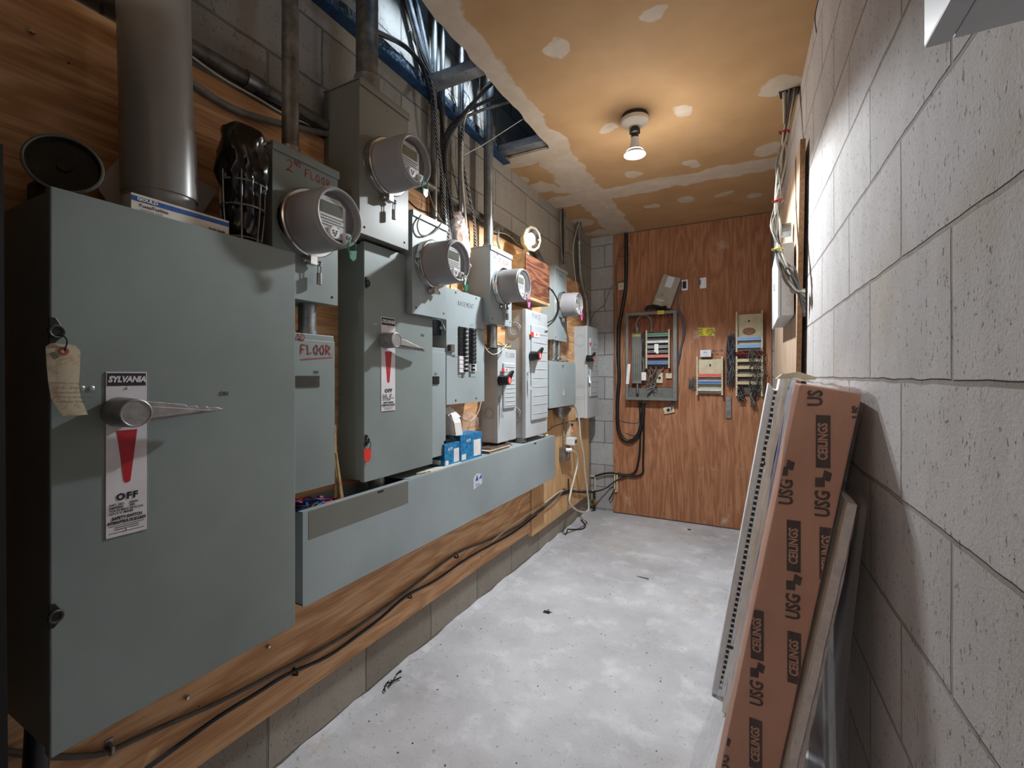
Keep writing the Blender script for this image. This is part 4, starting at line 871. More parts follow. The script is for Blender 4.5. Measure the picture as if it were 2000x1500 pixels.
# paper tag on the large switch
xtg = -1.062
pix = [((89, 677), (157, 686)), ((91, 715), (156, 722)), ((94, 745), (154, 752)), ((99, 776), (158, 778)), ((110, 796), (166, 796)), ((122, 812), (172, 810))]
bm = B(); ra = []
TG = thing('paper_tag', 'stained buff paper tag wired to the upper latch of the largest box', 'tag', PX(122, 812, xtg))
for i, (l_, r_) in enumerate(pix):
    dx = [.004, .0, .003, .010, .016, .020][i]; row = []
    for k in range(5):
        f_ = k/4; X = l_[0]+(r_[0]-l_[0])*f_; Y = l_[1]+(r_[1]-l_[1])*f_; p = PX(X, Y, xtg+dx*.5); p.x += .003*math.sin(f_*3.1); row.append(p)
    ra.append(row)
tp_ = [PX(98, 671, xtg+.002), PX(110, 671, xtg+.003), PX(125, 672, xtg+.003), PX(138, 673, xtg+.003), PX(148, 675, xtg+.002)]
ra = [tp_]+ra; vs = [[bm.verts.new(p) for p in r_] for r_ in ra]
for a, b in zip(vs, vs[1:]):
    for k in range(4): bm.faces.new([a[k], a[k+1], b[k+1], b[k]])
bmesh.ops.solidify(bm, geom=bm.faces[:], thickness=.0004)
mk('tag_sheet', bm, 'tag_paper', TG, smooth=True)
p = PX(125, 686, xtg+.006); bm = B(); lathe(bm, p-Vector((.002, 0, 0)), NX, [(0, .007), (.0012, .007), (.0014, .0035), (.0002, .003)], 20, closed=True); mk('eyelet', bm, 'marker_red', TG)
bm = B(); tube(bm, [PX(110, 655, xf+.11*0-1.071+1.13*0) if False else PX(108, 655, -1.062), PX(125, 657, -1.055), PX(131, 668, -1.054), PX(126, 686, -1.058)], .0011, 6, 5); mk('wire', bm, 'black_plastic', TG)
bm = B(); q_ = .0075
for i, (s_, X, Y) in enumerate((('DEMPSTER MFG. INC.', 100, 748), ('MUST NOT BE REMOVED', 101, 758), ('BY UNAUTHORIZED PERSONS', 103, 767), ('ELECTRICAL INFORMATION', 105, 776), ('TELEPHONE 783-8888', 109, 785))):
    text(bm, s_, .0042, PX(X, Y, xtg+.010), (0, 1, -.04), UZ, NX, .0002, align='LEFT')
text(bm, 'B', .016, PX(106, 695, xtg+.007), (0, .8, .5), (0, -.5, .8), NX, .0002, bold=.001); mk('printing', bm, 'tag_ink', TG)
# red tag on second switch
a = PX(710, 877, -1.162); b = PX(724, 901, -1.162); bm = B(); pts = [(a.x, a.y, a.z), (a.x, b.y, a.z)]
for k in range(9): an = math.pi*k/8; pts.append((a.x, (a.y+b.y)/2+(b.y-a.y)/2*math.cos(an), b.z+(b.y-a.y)/2-(b.y-a.y)/2*math.sin(an)))
prism(bm, pts, (.002, 0, 0)); o = single('lock_out_tag', bm, 'bright_red', 'red rounded tag hanging from the lower latch of the medium switch', 'tag', bevel=.0005)
bm = B(); tube(bm, L(-1.16, (714, 876), (711, 868), (716, 860), (724, 866), (722, 877)), .0012, 6, 4); mk('ring', bm, 'black_plastic', o)
# ------------------------------------------------------------------ things on the trough
zt = TRB[3]+.002
def slanted_stick(X0, Y0, X1, Y1, x, lab):
    a = PX(X0, Y0, x); b = PX(X1, Y1, x); bm = B(); d = (b-a).normalized(); n_ = Vector((0, -d.z, d.y))*.006
    prism(bm, [a-n_, b-n_*.4, b+n_*.4, a+n_], (.006, 0, 0)); single('wood_shim', bm, 'wood_raw', lab, 'wood sliver', 'wooden shims leaning behind the trough')
slanted_stick(666, 972, 655, 884, -1.19, 'longer wooden shim leaning between the fuse box and medium switch'); slanted_stick(654, 972, 653, 830, -1.2, 'upright thin wooden shim beside the fuse box marked FLOOR')
def y_at(X, x=-1.2): a, b = dr(X); return x*b/a
def bulb_box(lab, ya, yb, xa, xb, h, rot=0, open_=False):
    t = thing('light_bulb_box', lab, 'box', ((xa+xb)/2, (ya+yb)/2, zt), 'blue light bulb boxes on the trough')
    bm = B(); box(bm, xa, xb, ya, yb, zt+.0, zt+h); mk('carton_body', bm, 'box_blue', t, bevel=.001)
    bm = B(); box(bm, xb-.001, xb+.0006, yb-(yb-ya)*.40, yb-(yb-ya)*.06, zt+.01, zt+h*.72); mk('label_panel', bm, 'paper_white', t)
    bm = B(); box(bm, xb-.001, xb+.0006, ya+(yb-ya)*.06, ya+(yb-ya)*.25, zt+.006, zt+h*.26); mk('label_panel', bm, 'paper_white', t)
    bm = B(); box(bm, xa+.01, xb-.02, ya-.0006, ya+.001, zt+h*.08, zt+h*.28); mk('label_panel', bm, 'paper_white', t)
    bm = B(); box(bm, xa, xb+.0003, ya-.0008, ya+.001, zt+h*.30, zt+h*.99); mk('dark_end', bm, 'box_teal', t)
    bm = B(); text(bm, 'LED', .022, ((xa+xb)/2, ya-.0009, zt+h*.86), (1, 0, 0), UZ, (0, -1, 0), .0002, bold=.001); text(bm, 'smart', .018, ((xa+xb)/2, ya-.0009, zt+h*.66), (1, 0, 0), UZ, (0, -1, 0), .0002)
    text(bm, 'A19', .02, (xb+.0007, ya+(yb-ya)*.36, zt+h*.75), RX, UZ, NX, .0002, bold=.0006); mk('lettering', bm, 'paper_white', t)
    return t
ya = y_at(868, -1.175); yb = y_at(898, -1.175)
bulb_box('blue light bulb box lying open at the left on the trough', ya, yb, -1.285, -1.175, .098)
bm = B(); box(bm, -1.275, -1.185, ya+.01, yb-.01, zt+.0985, zt+.112); single('carton_flap', bm, 'black_plastic', 'dark open flap on the left blue box on the trough', 'flap')
ya2 = yb+.012; yb2 = y_at(941, -1.18)
bulb_box('taller blue light bulb box on the trough with white insert and bottle', ya2, yb2, -1.285, -1.18, .122)
# white carton standing in box + clear clamshell
z2 = zt+.122
WC = thing('white_carton', 'torn white carton sticking out of the blue boxes', 'carton', (-1.24, ya2+.03, z2-.0))
bm = B(); prism(bm, [(-1.28, ya2-.02, z2), (-1.19, ya2-.02, z2), (-1.19, ya2-.035, z2+.06), (-1.21, ya2-.03, z2+.10), (-1.28, ya2-.03, z2+.085)], (0, .055, 0)); mk('carton_body', bm, 'paper_white', WC, bevel=.001)
bm = B(); prism(bm, [(-1.20, ya2-.035, z2+.07), (-1.20, ya2+.03, z2+.085), (-1.24, ya2+.0, z2+.135), (-1.25, ya2-.035, z2+.12)], (.002, 0, 0)); mk('lid_flap', bm, 'paper_white', WC)
q = Vector((-1.225, (ya2+yb2)/2+.035, z2+.045)); bm = B(); bmesh.ops.create_icosphere(bm, subdivisions=3, radius=1)
for v in bm.verts: v.co = q+Vector((v.co.x*.05, v.co.y*.065, v.co.z*.052+.006*math.sin(v.co.y*20)))
single('clear_clamshell', bm, 'clear_plastic', 'crumpled clear plastic clamshell on the taller blue box', 'packaging', smooth=True)
PS = thing('paper_stack', 'small stack of brown papers and leads right of the blue boxes', 'papers', (-1.2, y_at(962), zt))
for i in range(6):
    bm = B(); y_ = y_at(948)+R.uniform(-.01, .02); box(bm, -1.27+R.uniform(0, .02), -1.175+R.uniform(-.02, .005), y_, y_+.23, zt+.004*i, zt+.004*i+.0032); mk('sheet', bm, ['white_card', 'mdf_edge', 'cable_brownish'][i % 3], PS)
bm = B(); box(bm, -1.20, -1.165, y_at(868, -1.17)-.10, y_at(900, -1.17), zt-.001, zt+.004); o = single('cardboard_scrap', bm, 'cream_wrap', 'flat cream card scrap under the left blue box', 'card')
bm = B(); q = Vector((-1.18, PX(1063, 853, -1.18).y, zt+.008)); cyl(bm, q, q+Vector((.0, .05, 0)), .008, 12); single('wire_connector', bm, 'cable_white', 'small white and blue connector at the far end of the trough', 'connector')
bm = B(); p = PX(822, 922, -1.19); tube(bm, [(-1.19, p.y-.03, zt+.004), (-1.175, p.y, zt+.006), (-1.18, p.y+.03, zt+.004)], .005, 6, 4); single('string_scrap', bm, 'lamp_cream', 'scrap of yellow twine on the trough under the medium switch', 'twine')
# crumpled clear bag round the shiny conduit
bm = B(); a = PX(893, 418, -1.262); b = PX(893, 520, -1.235); pts = [a, a+(b-a)*.3, a+(b-a)*.7, b]
tube(bm, pts, lambda t_: .022+.04*math.sin(min(t_*1.5, 1)*1.5), 20, 8)
for v in bm.verts: v.co += Vector((mn.noise(v.co*40), mn.noise(v.co*40+Vector((9, 0, 0))), 0))*.014
for v in bm.verts: v.co.x = max(v.co.x, -1.296)
single('clear_plastic_bag', bm, 'wrap_white', 'crumpled clear plastic bag tied round the shiny conduit above the third meter', 'plastic bag', smooth=False)
# upright dark board at the very left
bm = B(); p = PX(6, 600, -1.0); prism(bm, [(-1.02, .10, 0), (-.985, .10, 0), (-1.02, .10, 1.60), (-1.05, .10, 1.60)], (0, .158, 0)); single('dark_plank', bm, 'dark_board', 'black upright plank edge at the far left frame edge', 'plank')
bm = B(); p = PX(60, 1470, -1.2); tube(bm, [(-1.2, p.y+.01, A_Z0), (-1.2, p.y+.0, A_Z0-.2), (-1.21, p.y-.03, 0.02)], .019, 12, 3); single('black_conduit', bm, 'black_rubber', 'black pipe dropping from the underside of the largest switch box', 'conduit', smooth=True)
# ------------------------------------------------------------------ corner outlets and cords (left wall, far end)
xs = WLP+.012
p = PX(1104, 886, xs+.03)
OB = thing('outlet_box', 'square steel outlet box with receptacle on the pale plywood near the corner', 'outlet', (xs+.03, p.y, p.z-.05))
bm = B(); box(bm, xs, xs+.05, p.y-.055, p.y+.055, p.z-.052, p.z+.052); mk('steel_box', bm, 'galvanised', OB, bevel=.004)
bm = B(); box(bm, xs+.05, xs+.054, p.y-.05, p.y+.05, p.z-.048, p.z+.048); mk('cover_plate', bm, 'galvanised', OB, bevel=.002)
for s_ in (-.018, .020):
    bm = B(); box(bm, xs+.054, xs+.058, p.y-.016, p.y+.016, p.z+s_-.014, p.z+s_+.014); rc = mk('receptacle', bm, 'cream_plastic', OB, bevel=.004)
    bm = B(); box(bm, xs+.058, xs+.0585, p.y-.007, p.y-.005, p.z+s_-.004, p.z+s_+.006); box(bm, xs+.058, xs+.0585, p.y+.005, p.y+.007, p.z+s_-.004, p.z+s_+.006); mk('slot', bm, 'black_plastic', rc)
OBp = p
p = PX(1112, 848, xs+.02); d = Vector((0, .25, 1)).normalized()
PSr = thing('power_strip', 'beige power strip with red indicator light above the steel outlet box', 'power strip', (xs+.02, p.y, p.z-.09))
n_ = Vector((0, d.z, -d.y)); q = Vector((xs+.001, p.y, p.z))
bm = B(); prism(bm, [q-d*.095-n_*.028, q+d*.095-n_*.028, q+d*.095+n_*.028, q-d*.095+n_*.028], (.034, 0, 0)); mk('body', bm, 'cream_plastic', PSr, bevel=.005)
for k in (-.03, .03): 
    bm = B(); c = q+d*k+Vector((.034, 0, 0)); lathe(bm, c, NX, [(0, .017), (.002, .017), (.0022, 0)], 18); mk('socket', bm, 'beige_block', PSr)
bm = B(); c = q+d*.03+n_*.015+Vector((.034, 0, 0)); box(bm, c.x, c.x+.004, c.y-.008, c.y+.006, c.z-.008, c.z+.008); mk('indicator', bm, 'led_red', PSr)
bm = B(); c = q+d*.075+Vector((.034, 0, 0)); box(bm, c.x, c.x+.005, c.y-.012, c.y+.012, c.z-.009, c.z+.009); mk('rocker', bm, 'black_plastic', PSr)
p = PX(1121, 862, xs+.09); bm = B(); box(bm, xs+.037, xs+.105, p.y-.035, p.y+.03, p.z-.028, p.z+.030)
o = single('plug_adapter', bm, 'white_plastic', 'white cube plug adapter on the beige power strip', 'plug', bevel=.006)
bm = B(); box(bm, xs+.104, xs+.107, p.y-.018, p.y+.016, p.z-.014, p.z+.014); mk('plug_face', bm, 'grey_breaker', o)
p = PX(1110, 879, xs+.075); bm = B(); tube(bm, [p+Vector((-.02, 0, 0)), p+Vector((.02, .02, 0))], .014, 10, 2)
o = single('cord_plug', bm, 'white_plastic', 'white cord plug in the steel outlet box', 'plug', smooth=True)
cable('white extension cord hanging in a long loop from the farthest enclosure to the outlet', LL((1113, 795, -1.18), (1124, 796, -1.18), (1131, 820, -1.17), (1134, 860, -1.17), (1140, 890, -1.17), (1142, 920, -1.18), (1147, 960, -1.18), (1150, 990, -1.18), (1145, 1000, -1.18), (1130, 998, -1.19), (1114, 985, -1.2), (1113, 970, -1.2), (1120, 940, -1.21), (1127, 910, -1.21), (1127, 890, -1.2), (1120, 881, -1.2), (1112, 879, -1.21)), .0075, 'cable_white', 'cords in the far left corner', 5, 8)
cable('armoured cable dropping to the steel outlet box', L(-1.27, (1101, 818), (1102, 840), (1102, 868)), .006, 'armoured', 'cords in the far left corner')
bm = B(); a = PX(1094, 808, -1.24); tube(bm, [a+Vector((0, -.02, .05)), a+Vector((0, -.01, 0)), a+Vector((0, .06, -.01)), a+Vector((.0, .16, .03))], .028, 14, 4); cyl(bm, a+Vector((0, -.02, .015)), a+Vector((0, -.02, .05)), .036, 16)
single('conduit_elbow', bm, 'galvanised', 'chunky silver elbow joining the square enclosure to the farthest disconnect', 'pipe fitting', smooth=True)
# loose frame and valve in the corner (stand against the back block wall)
def ring_frame(lab, X0, X1, Y0_, Y1_, yy, skinny=False):
    a = PY(X0, Y0_, yy); b = PY(X1, Y1_, yy); t_ = .012; bm = B(); x0_, x1_, z0_, z1_ = a.x, b.x, b.z, a.z
    box(bm, x0_, x1_, yy, yy+.02, z1_-t_, z1_); box(bm, x0_, x1_, yy, yy+.02, z0_, z0_+t_); box(bm, x0_, x0_+t_, yy, yy+.02, z0_, z1_); box(bm, x1_-t_, x1_, yy, yy+.02, z0_, z1_)
    single('low_voltage_bracket', bm, 'cream_plastic', lab, 'bracket', 'cream plastic mounting brackets', bevel=.003)
ring_frame('cream plastic bracket on the block wall in the corner', 1148, 1163, 928, 960, 4.10-.005); ring_frame('narrow cream bracket at the left edge of the back plywood', 1199, 1206, 922, 962, 4.078)
p = PY(1160, 980, 4.07); V = thing('brass_valve', 'small brass valve low in the far left corner', 'valve', (p.x, p.y, 0.001))
bm = B(); lathe(bm, (p.x, p.y, p.z), (0, -1, 0), [(-.02, .014), (0, .024), (.012, .026), (.02, .012), (.0202, 0)], 16); mk('hand_wheel', bm, 'brass', V, smooth=True)
bm = B(); cyl(bm, (p.x, p.y+.015, .0), (p.x, p.y+.015, p.z+.1), .010, 12); mk('stem', bm, 'iron_dark', V)
# ------------------------------------------------------------------ back wall
def Yb(y, *xy): return [PY(a, b, y) for a, b in xy]
yb = YBP
NYm = (0, -1, 0); RXx = (1, 0, 0)
# telephone cabinet
a = PY(1222, 612, yb-.10); b = PY(1322, 783, yb-.10); x0, x1, z0, z1 = a.x, b.x, b.z, a.z
TC = thing('telephone_cabinet', 'open grey telephone cabinet with wiring on the back plywood', 'cabinet', ((x0+x1)/2, yb-.05, z0))
bm = B(); w_ = .022
box(bm, x0, x0+.003, yb-.10, yb, z0, z1); box(bm, x1-.003, x1, yb-.10, yb, z0, z1); box(bm, x0, x1, yb-.10, yb, z0, z0+.003); box(bm, x0, x1, yb-.10, yb, z1-.003, z1); mk('shell', bm, 'cabinet_grey', TC)
bm = B(); f = .024; box(bm, x0, x1, yb-.102, yb-.098, z1-f, z1); box(bm, x0, x1, yb-.102, yb-.098, z0, z0+f); box(bm, x0, x0+f, yb-.102, yb-.098, z0+f, z1-f); box(bm, x1-f-.006, x1, yb-.102, yb-.098, z0+f, z1-f); mk('front_flange', bm, 'cabinet_grey', TC, bevel=.001)
bm = B(); box(bm, x0+.004, x1-.004, yb-.014, yb-.001, z0+.11, z1-.004); mk('backboard', bm, 'cabinet_back', TC)
bm = B(); box(bm, x0+.004, x1-.004, yb-.008, yb-.001, z0+.004, z0+.11); mk('steel_back', bm, 'cabinet_grey', TC)
a = PY(1284, 607, yb-.103); b = PY(1297, 613, yb-.103); bm = B(); box(bm, a.x, b.x, yb-.1035, yb-.102, b.z, a.z); mk('yellow_label', bm, 'yellow_paper', TC)
bm = B(); text(bm, 'PRIMARY', .018, ((a.x+b.x)/2, yb-.1036, (a.z+b.z)/2), RXx, UZ, NYm, .0002, wx=.7); mk('lettering', bm, 'ink', TC)
# grey protector block
a = PY(1234, 651, yb-.075); b = PY(1253, 749, yb-.075)
PB = thing('protector_block', 'long grey-olive protector block standing at the left inside the telephone cabinet', 'terminal block', ((a.x+b.x)/2, yb-.05, b.z))
bm = B(); box(bm, a.x, b.x, yb-.075, yb-.015, b.z, a.z); mk('body', bm, 'cabinet_grey', PB, bevel=.004)
bm = B()
for i in range(26):
    z_ = b.z+.03+(a.z-b.z-.08)*i/25
    for k in range(4):
        x_ = a.x+.014+(b.x-a.x-.028)*k/3; box(bm, x_-.005, x_+.005, yb-.078, yb-.075, z_-.003, z_+.003)
mk('terminal_pin', bm, 'cable_brownish', PB)
bm = B(); cyl(bm, ((a.x+b.x)/2, yb-.045, a.z), ((a.x+b.x)/2, yb-.045, a.z+.05), .012, 12); cyl(bm, ((a.x+b.x)/2, yb-.045, b.z-.09), ((a.x+b.x)/2, yb-.045, b.z), .012, 12); mk('cable_gland', bm, 'galvanised', PB)
bm = B(); text(bm, 'CABLE', .022, ((a.x+b.x)/2, yb-.079, a.z-.022), RXx, UZ, NYm, .0002, bold=.0005); mk('lettering', bm, 'yellow_paper', PB)
def punch(lab, X0, X1, Yt, Yb_, yy, rows, solid=None):
    a = PY(X0, Yt, yy); b = PY(X1, Yb_, yy); x0, x1, z0, z1 = a.x, b.x, b.z, a.z
    t = thing('punch_down_block', lab, 'terminal block', ((x0+x1)/2, (yy+yb)/2, z0), 'telephone punch-down blocks')
    for s_ in (x0, x1-.012):
        bm = B(); box(bm, s_, s_+.012, yy, yy+.05, z0, z1)
        nt = int((z1-z0)/.022)
        for i in range(nt): box(bm, s_-.002, s_+.014, yy-.004, yy+.002, z0+.022*i, z0+.022*i+.006)
        mk('side_rail', bm, 'beige_block', t, bevel=.001)
    bm = B(); box(bm, x0+.01, x1-.01, yy+.04, yy+.046, z0+.01, z1-.02)
    mk('back_plate', bm, 'beige_block' if solid else 'cable_brownish', t)
    if solid:
        for (sx, sy, ex, ey, m_) in solid:
            c = PY(sx, sy, yy+.038); e_ = PY(ex, ey, yy+.038); bm = B(); lathe(bm, ((c.x+e_.x)/2, yy+.0405, (c.z+e_.z)/2), NYm, [(0, 1), (.001, 1), (.0012, 0)], 24)
            for v in bm.verts: v.co.x = (c.x+e_.x)/2+(v.co.x-(c.x+e_.x)/2)*abs(e_.x-c.x)/2; v.co.z = (c.z+e_.z)/2+(v.co.z-(c.z+e_.z)/2)*abs(c.z-e_.z)/2
            mk('plate_hole', bm, m_, t)
    for Yc, m_, h_ in rows:
        zc_ = PY(X0, Yc, yy).z; bm = B(); box(bm, x0+.012, x1-.012, yy+.002, yy+.034, zc_-h_, zc_+h_); rw = mk('terminal_strip', bm, m_, t, bevel=.001)
        bm = B()
        for k in range(24):
            x_ = x0+.02+(x1-x0-.04)*k/23
            for s_ in (-1, 1): box(bm, x_-.0022, x_+.0022, yy-.001, yy+.003, zc_+s_*h_*.75-.002, zc_+s_*h_*.75+.002)
        mk('contact', bm, 'rivet', rw)
    return t, x0, x1, z0, z1
y_ = yb-.085
punch('punch-down block with green, red and blue strips inside the telephone cabinet', 1261, 1308, 645, 719, y_, [(655, 'strip_green', .013), (668, 'strip_white', .011), (696, 'strip_red', .012), (709, 'strip_blue', .013), (678, 'cable_grey', .012), (687, 'cable_brownish', .010)])
punch('upper right punch-down block with open beige back and two pale blue strips', 1437, 1490, 609, 686, yb-.07, [(662, 'strip_pale_blue', .014), (676.5, 'strip_pale_blue', .014)], [(1450, 640, 1476, 654, 'mdf_edge'), (1461, 625, 1465, 629, 'iron_dark')])
punch('lower right punch-down block with four tan strips under the blue strips', 1437, 1490, 696, 774, yb-.07, [(704, 'strip_tan', .012), (718, 'strip_tan', .012), (733, 'strip_tan', .012), (748, 'strip_tan', .012)])
punch('left small punch-down block with one red and one blue strip', 1360, 1412, 697, 772, yb-.07, [(733, 'strip_red', .014), (747, 'strip_blue', .014), (761, 'strip_white', .010)], [(1385, 711, 1389, 716, 'iron_dark')])
# tangle of grey pairs between the blocks
def wires(lab, X0, X1, Y0_, Y1_, yy, n_, mats, r, along='z', group='tangled telephone wires'):
    a = PY(X0, Y0_, yy); b = PY(X1, Y1_, yy); t = thing('telephone_wires', lab, 'wires', ((a.x+b.x)/2, yy, b.z), group)
    for m_ in mats:
        bm = B()
        for _ in range(n_):
            if along == 'z': pts = [Vector((R.uniform(a.x, b.x), yy+R.uniform(-.03, .03), a.z+(b.z-a.z)*(k/4)+R.uniform(-.02, .02))) for k in range(5)]
            else: pts = [Vector((a.x+(b.x-a.x)*k/4, yy+R.uniform(-.03, .02), R.uniform(b.z, a.z))) for k in range(5)]
            tube(bm, pts, r, 4, 4)
        mk('wire', bm, m_, t)
wires('dark grey tangle of telephone wires left of the two right-hand blocks', 1418, 1436, 656, 752, yb-.045, 12, ['cable_grey', 'cable_dark', 'cable_blue', 'cable_dark'], .0016)
wires('tangle of dark wires spilling between and right of the right-hand blocks', 1462, 1497, 684, 764, yb-.085, 8, ['cable_grey', 'cable_dark', 'cable_brownish'], .0016)
wires('dark horizontal wires behind the gap between upper and lower right blocks', 1437, 1488, 686, 696, yb-.05, 7, ['cable_dark', 'cable_grey', 'red'], .002, 'x')
wires('fanned pale wires left of the small red and blue block', 1345, 1360, 734, 762, yb-.03, 6, ['cable_grey', 'cable_blue'], .0014, 'x')
wires('greenish wires bundled between protector block and punch-down block in the cabinet', 1253, 1261, 652, 722, yb-.06, 10, ['cable_grey', 'cable_dark', 'cable_brownish'], .0014)
wires('wires crossing in the lower part of the telephone cabinet', 1262, 1284, 720, 762, yb-.06, 4, ['cable_grey', 'cable_brownish'], .003)
wires('dark wires in the bottom right corner of the lower right block', 1440, 1454, 757, 783, yb-.06, 6, ['cable_dark', 'cable_grey'], .003); 
wires('second wire bunch hanging from the lower right block', 1465, 1476, 757, 792, yb-.06, 6, ['cable_dark', 'cable_grey'], .003)
def tagp(lab, X0, Y0_, X1, Y1_, yy, mat, name='paper_label', cat='label', rot=0, th=.001, group=None):
    a = PY(X0, Y0_, yy); b = PY(X1, Y1_, yy); c = (a+b)/2; hx, hz = abs(b.x-a.x)/2, abs(a.z-b.z)/2; cs, sn = math.cos(rot), math.sin(rot)
    bm = B(); prism(bm, [c+Vector((u*cs-v*sn, 0, u*sn+v*cs)) for u, v in ((-hx, -hz), (hx, -hz), (hx, hz), (-hx, hz))], (0, -th, 0)); return single(name, bm, mat, lab, cat, group), c
tagp('folded white paper label hanging at the left edge of the cabinet', 1224, 711, 1230, 750, yb-.106, 'paper_white', rot=-.08)
tagp('white hanging tag right of the protector block in the cabinet', 1253, 727, 1262, 743, yb-.085, 'paper_white', 'hanging_tag', 'tag'); cable('white string of the hanging tag in the cabinet', Yb(yb-.085, (1257, 700), (1257, 727)), .001, 'cable_white', None, name='string')
tagp('white tag pair on the green-strip block', 1278, 672, 1286, 686, yb-.092, 'paper_white', 'hanging_tag', 'tag', .0); tagp('tilted white tag on the cabinet block', 1277, 684, 1287, 689, yb-.093, 'paper_white', 'hanging_tag', 'tag', -.7)
for i, (X, Y, lab) in enumerate(((1289, 738, 'cream telephone jack with black plug in the cabinet'), (1307, 734, 'blank beige jack box at the right inside the cabinet'))):
    o, c = tagp(lab, X-6, Y-10 if i == 0 else Y-5, X+6, Y+10 if i == 0 else Y+5, yb-.014, 'cream_plastic', 'telephone_jack', 'jack', th=.02, group='telephone jacks')
    if i == 0: bm = B(); lathe(bm, c+Vector((0, -.02, 0)), NYm, [(0, .012), (.01, .010), (.0102, 0)], 12); mk('plug', bm, 'black_plastic', o)
o, c = tagp('tilted cream jack plate on the plywood under the telephone cabinet', 1297, 794, 1317, 807, yb, 'cream_plastic', 'telephone_jack', 'jack', rot=.25, th=.02, group='telephone jacks')
bm = B(); lathe(bm, c+Vector((-.004, -.02, 0)), NYm, [(0, .014), (.008, .012), (.0082, 0)], 12); mk('plug', bm, 'black_plastic', o)
o, c = tagp('small cream jack beside the thick black cable on the upper left of the back plywood', 1209, 554, 1220, 566, yb, 'cream_plastic', 'telephone_jack', 'jack', th=.02, group='telephone jacks')
bm = B(); text(bm, 'TEL', .018, c+Vector((0, -.0205, 0)), RXx, UZ, NYm, .0003); mk('lettering', bm, 'marker_dark', o)
# loose cover lid leaning above the cabinet
pts = Yb(yb-.055, (1296, 535), (1330, 543), (1309, 603), (1274, 594))
bm = B(); prism(bm, pts, (0, .028, 0)); o = single('cabinet_lid', bm, 'cover_taupe', 'taupe rectangular lid tilted on top of the telephone cabinet', 'cover', bevel=.003)
bm = B(); c = PY(1292, 576, yb-.057); torus(bm, (c.x, yb-.058, c.z), (0, 1, 0), .011, .003, 14, 5); mk('lock', bm, 'chrome', o)
c = PY(1308, 551, yb-.0562); d = (pts[1]-pts[0]).normalized(); u = (pts[0]-pts[3]).normalized()
bm = B(); prism(bm, [c+d*a_+u*b_ for a_, b_ in ((-.028, -.045), (.028, -.045), (.028, .045), (-.028, .045))], (0, -.0008, 0)); mk('paper_sticker', bm, 'white_enamel', o)
c = PY(1289, 587, yb-.0562); bm = B(); text(bm, 'COM', .03, c, d, u, NYm, .001, bold=.001); text(bm, 'LINE', .025, c-u*.028, d, u, NYm, .001); mk('lettering', bm, 'sign_white', o)
cable('black cable bunched under the taupe lid on top of the cabinet', Yb(yb-.06, (1261, 606), (1266, 600), (1278, 599), (1290, 602), (1302, 600)), .016, 'black_rubber', None)
# two open device brackets
for X, Y, m_, lab in ((1337, 557, 'blue_print', 'white bracket with open dark blue box, left of the pair on the back plywood'), (1373, 553, 'white_plastic', 'white bracket with white device, right of the pair on the back plywood')):
    a = PY(X-6, Y-10, yb); b = PY(X+7, Y+10, yb); t = thing('device_bracket', lab, 'bracket', ((a.x+b.x)/2, yb, b.z), 'white device brackets on the back plywood')
    bm = B(); box(bm, a.x, b.x, yb-.012, yb, b.z, a.z); mk('bracket', bm, 'white_plastic', t, bevel=.004)
    bm = B(); box(bm, a.x+.012, b.x-.014, yb-.018, yb-.012, b.z+.016, a.z-.016); mk('device_box', bm, 'dark_board' if X < 1350 else m_, t, bevel=.002)
    bm = B(); box(bm, a.x-.004, a.x+.008, yb-.016, yb-.004, b.z+.03, a.z-.02); mk('blue_edge', bm, 'blue_print', t)
# yellow note
o, c = tagp('yellow note with black writing on the back plywood', 1363, 641, 1395, 655, yb, 'yellow_paper', 'yellow_note', 'note', rot=-.05)
bm = B(); 
for i in range(4):
    text(bm, ['2640 BV', '1H 4H', 'INSIDE', 'OUT 1H'][i], .013, c+Vector((-.045, -.0015, .022-.015*i-.004*0)), RXx, UZ, NYm, .0004, bold=.0006); text(bm, ['P.B LEFT', 'BOTTOM', 'TO LOWER', 'STRIP'][i], .013, c+Vector((.032, -.0015, .018-.015*i)), RXx, UZ, NYm, .0004, bold=.0006)
mk('lettering', bm, 'ink', o)
# small white connector over left block + marker writing
o, c = tagp('small white terminal box on top of the small red and blue block', 1368, 684, 1389, 697, yb-.05, 'white_enamel', 'terminal_box', 'terminal', th=.02)
bm = B(); text(bm, 'BELL', .016, c+Vector((0, -.0205, .008)), RXx, UZ, NYm, .0003); text(bm, '= 2 = 4', .012, c+Vector((0, -.0205, -.014)), RXx, UZ, NYm, .0003); mk('lettering', bm, 'ink', o)
bm = B(); scrawl(bm, 'BELLINE', .014, PY(1392, 687, yb-.0006), RXx, UZ, NYm, .0012); scrawl(bm, 'LINE - ', .014, PY(1393, 694, yb-.0006), RXx, UZ, NYm, .0012); mk('handwriting', bm, 'ink', bpy.data.objects['plywood_sheet.003'])
o, c = tagp('galvanised strip hanging on the back plywood below the small block', 1418, 775, 1428, 816, yb-.002, 'galvanised', 'metal_strip', 'bracket', th=.02)
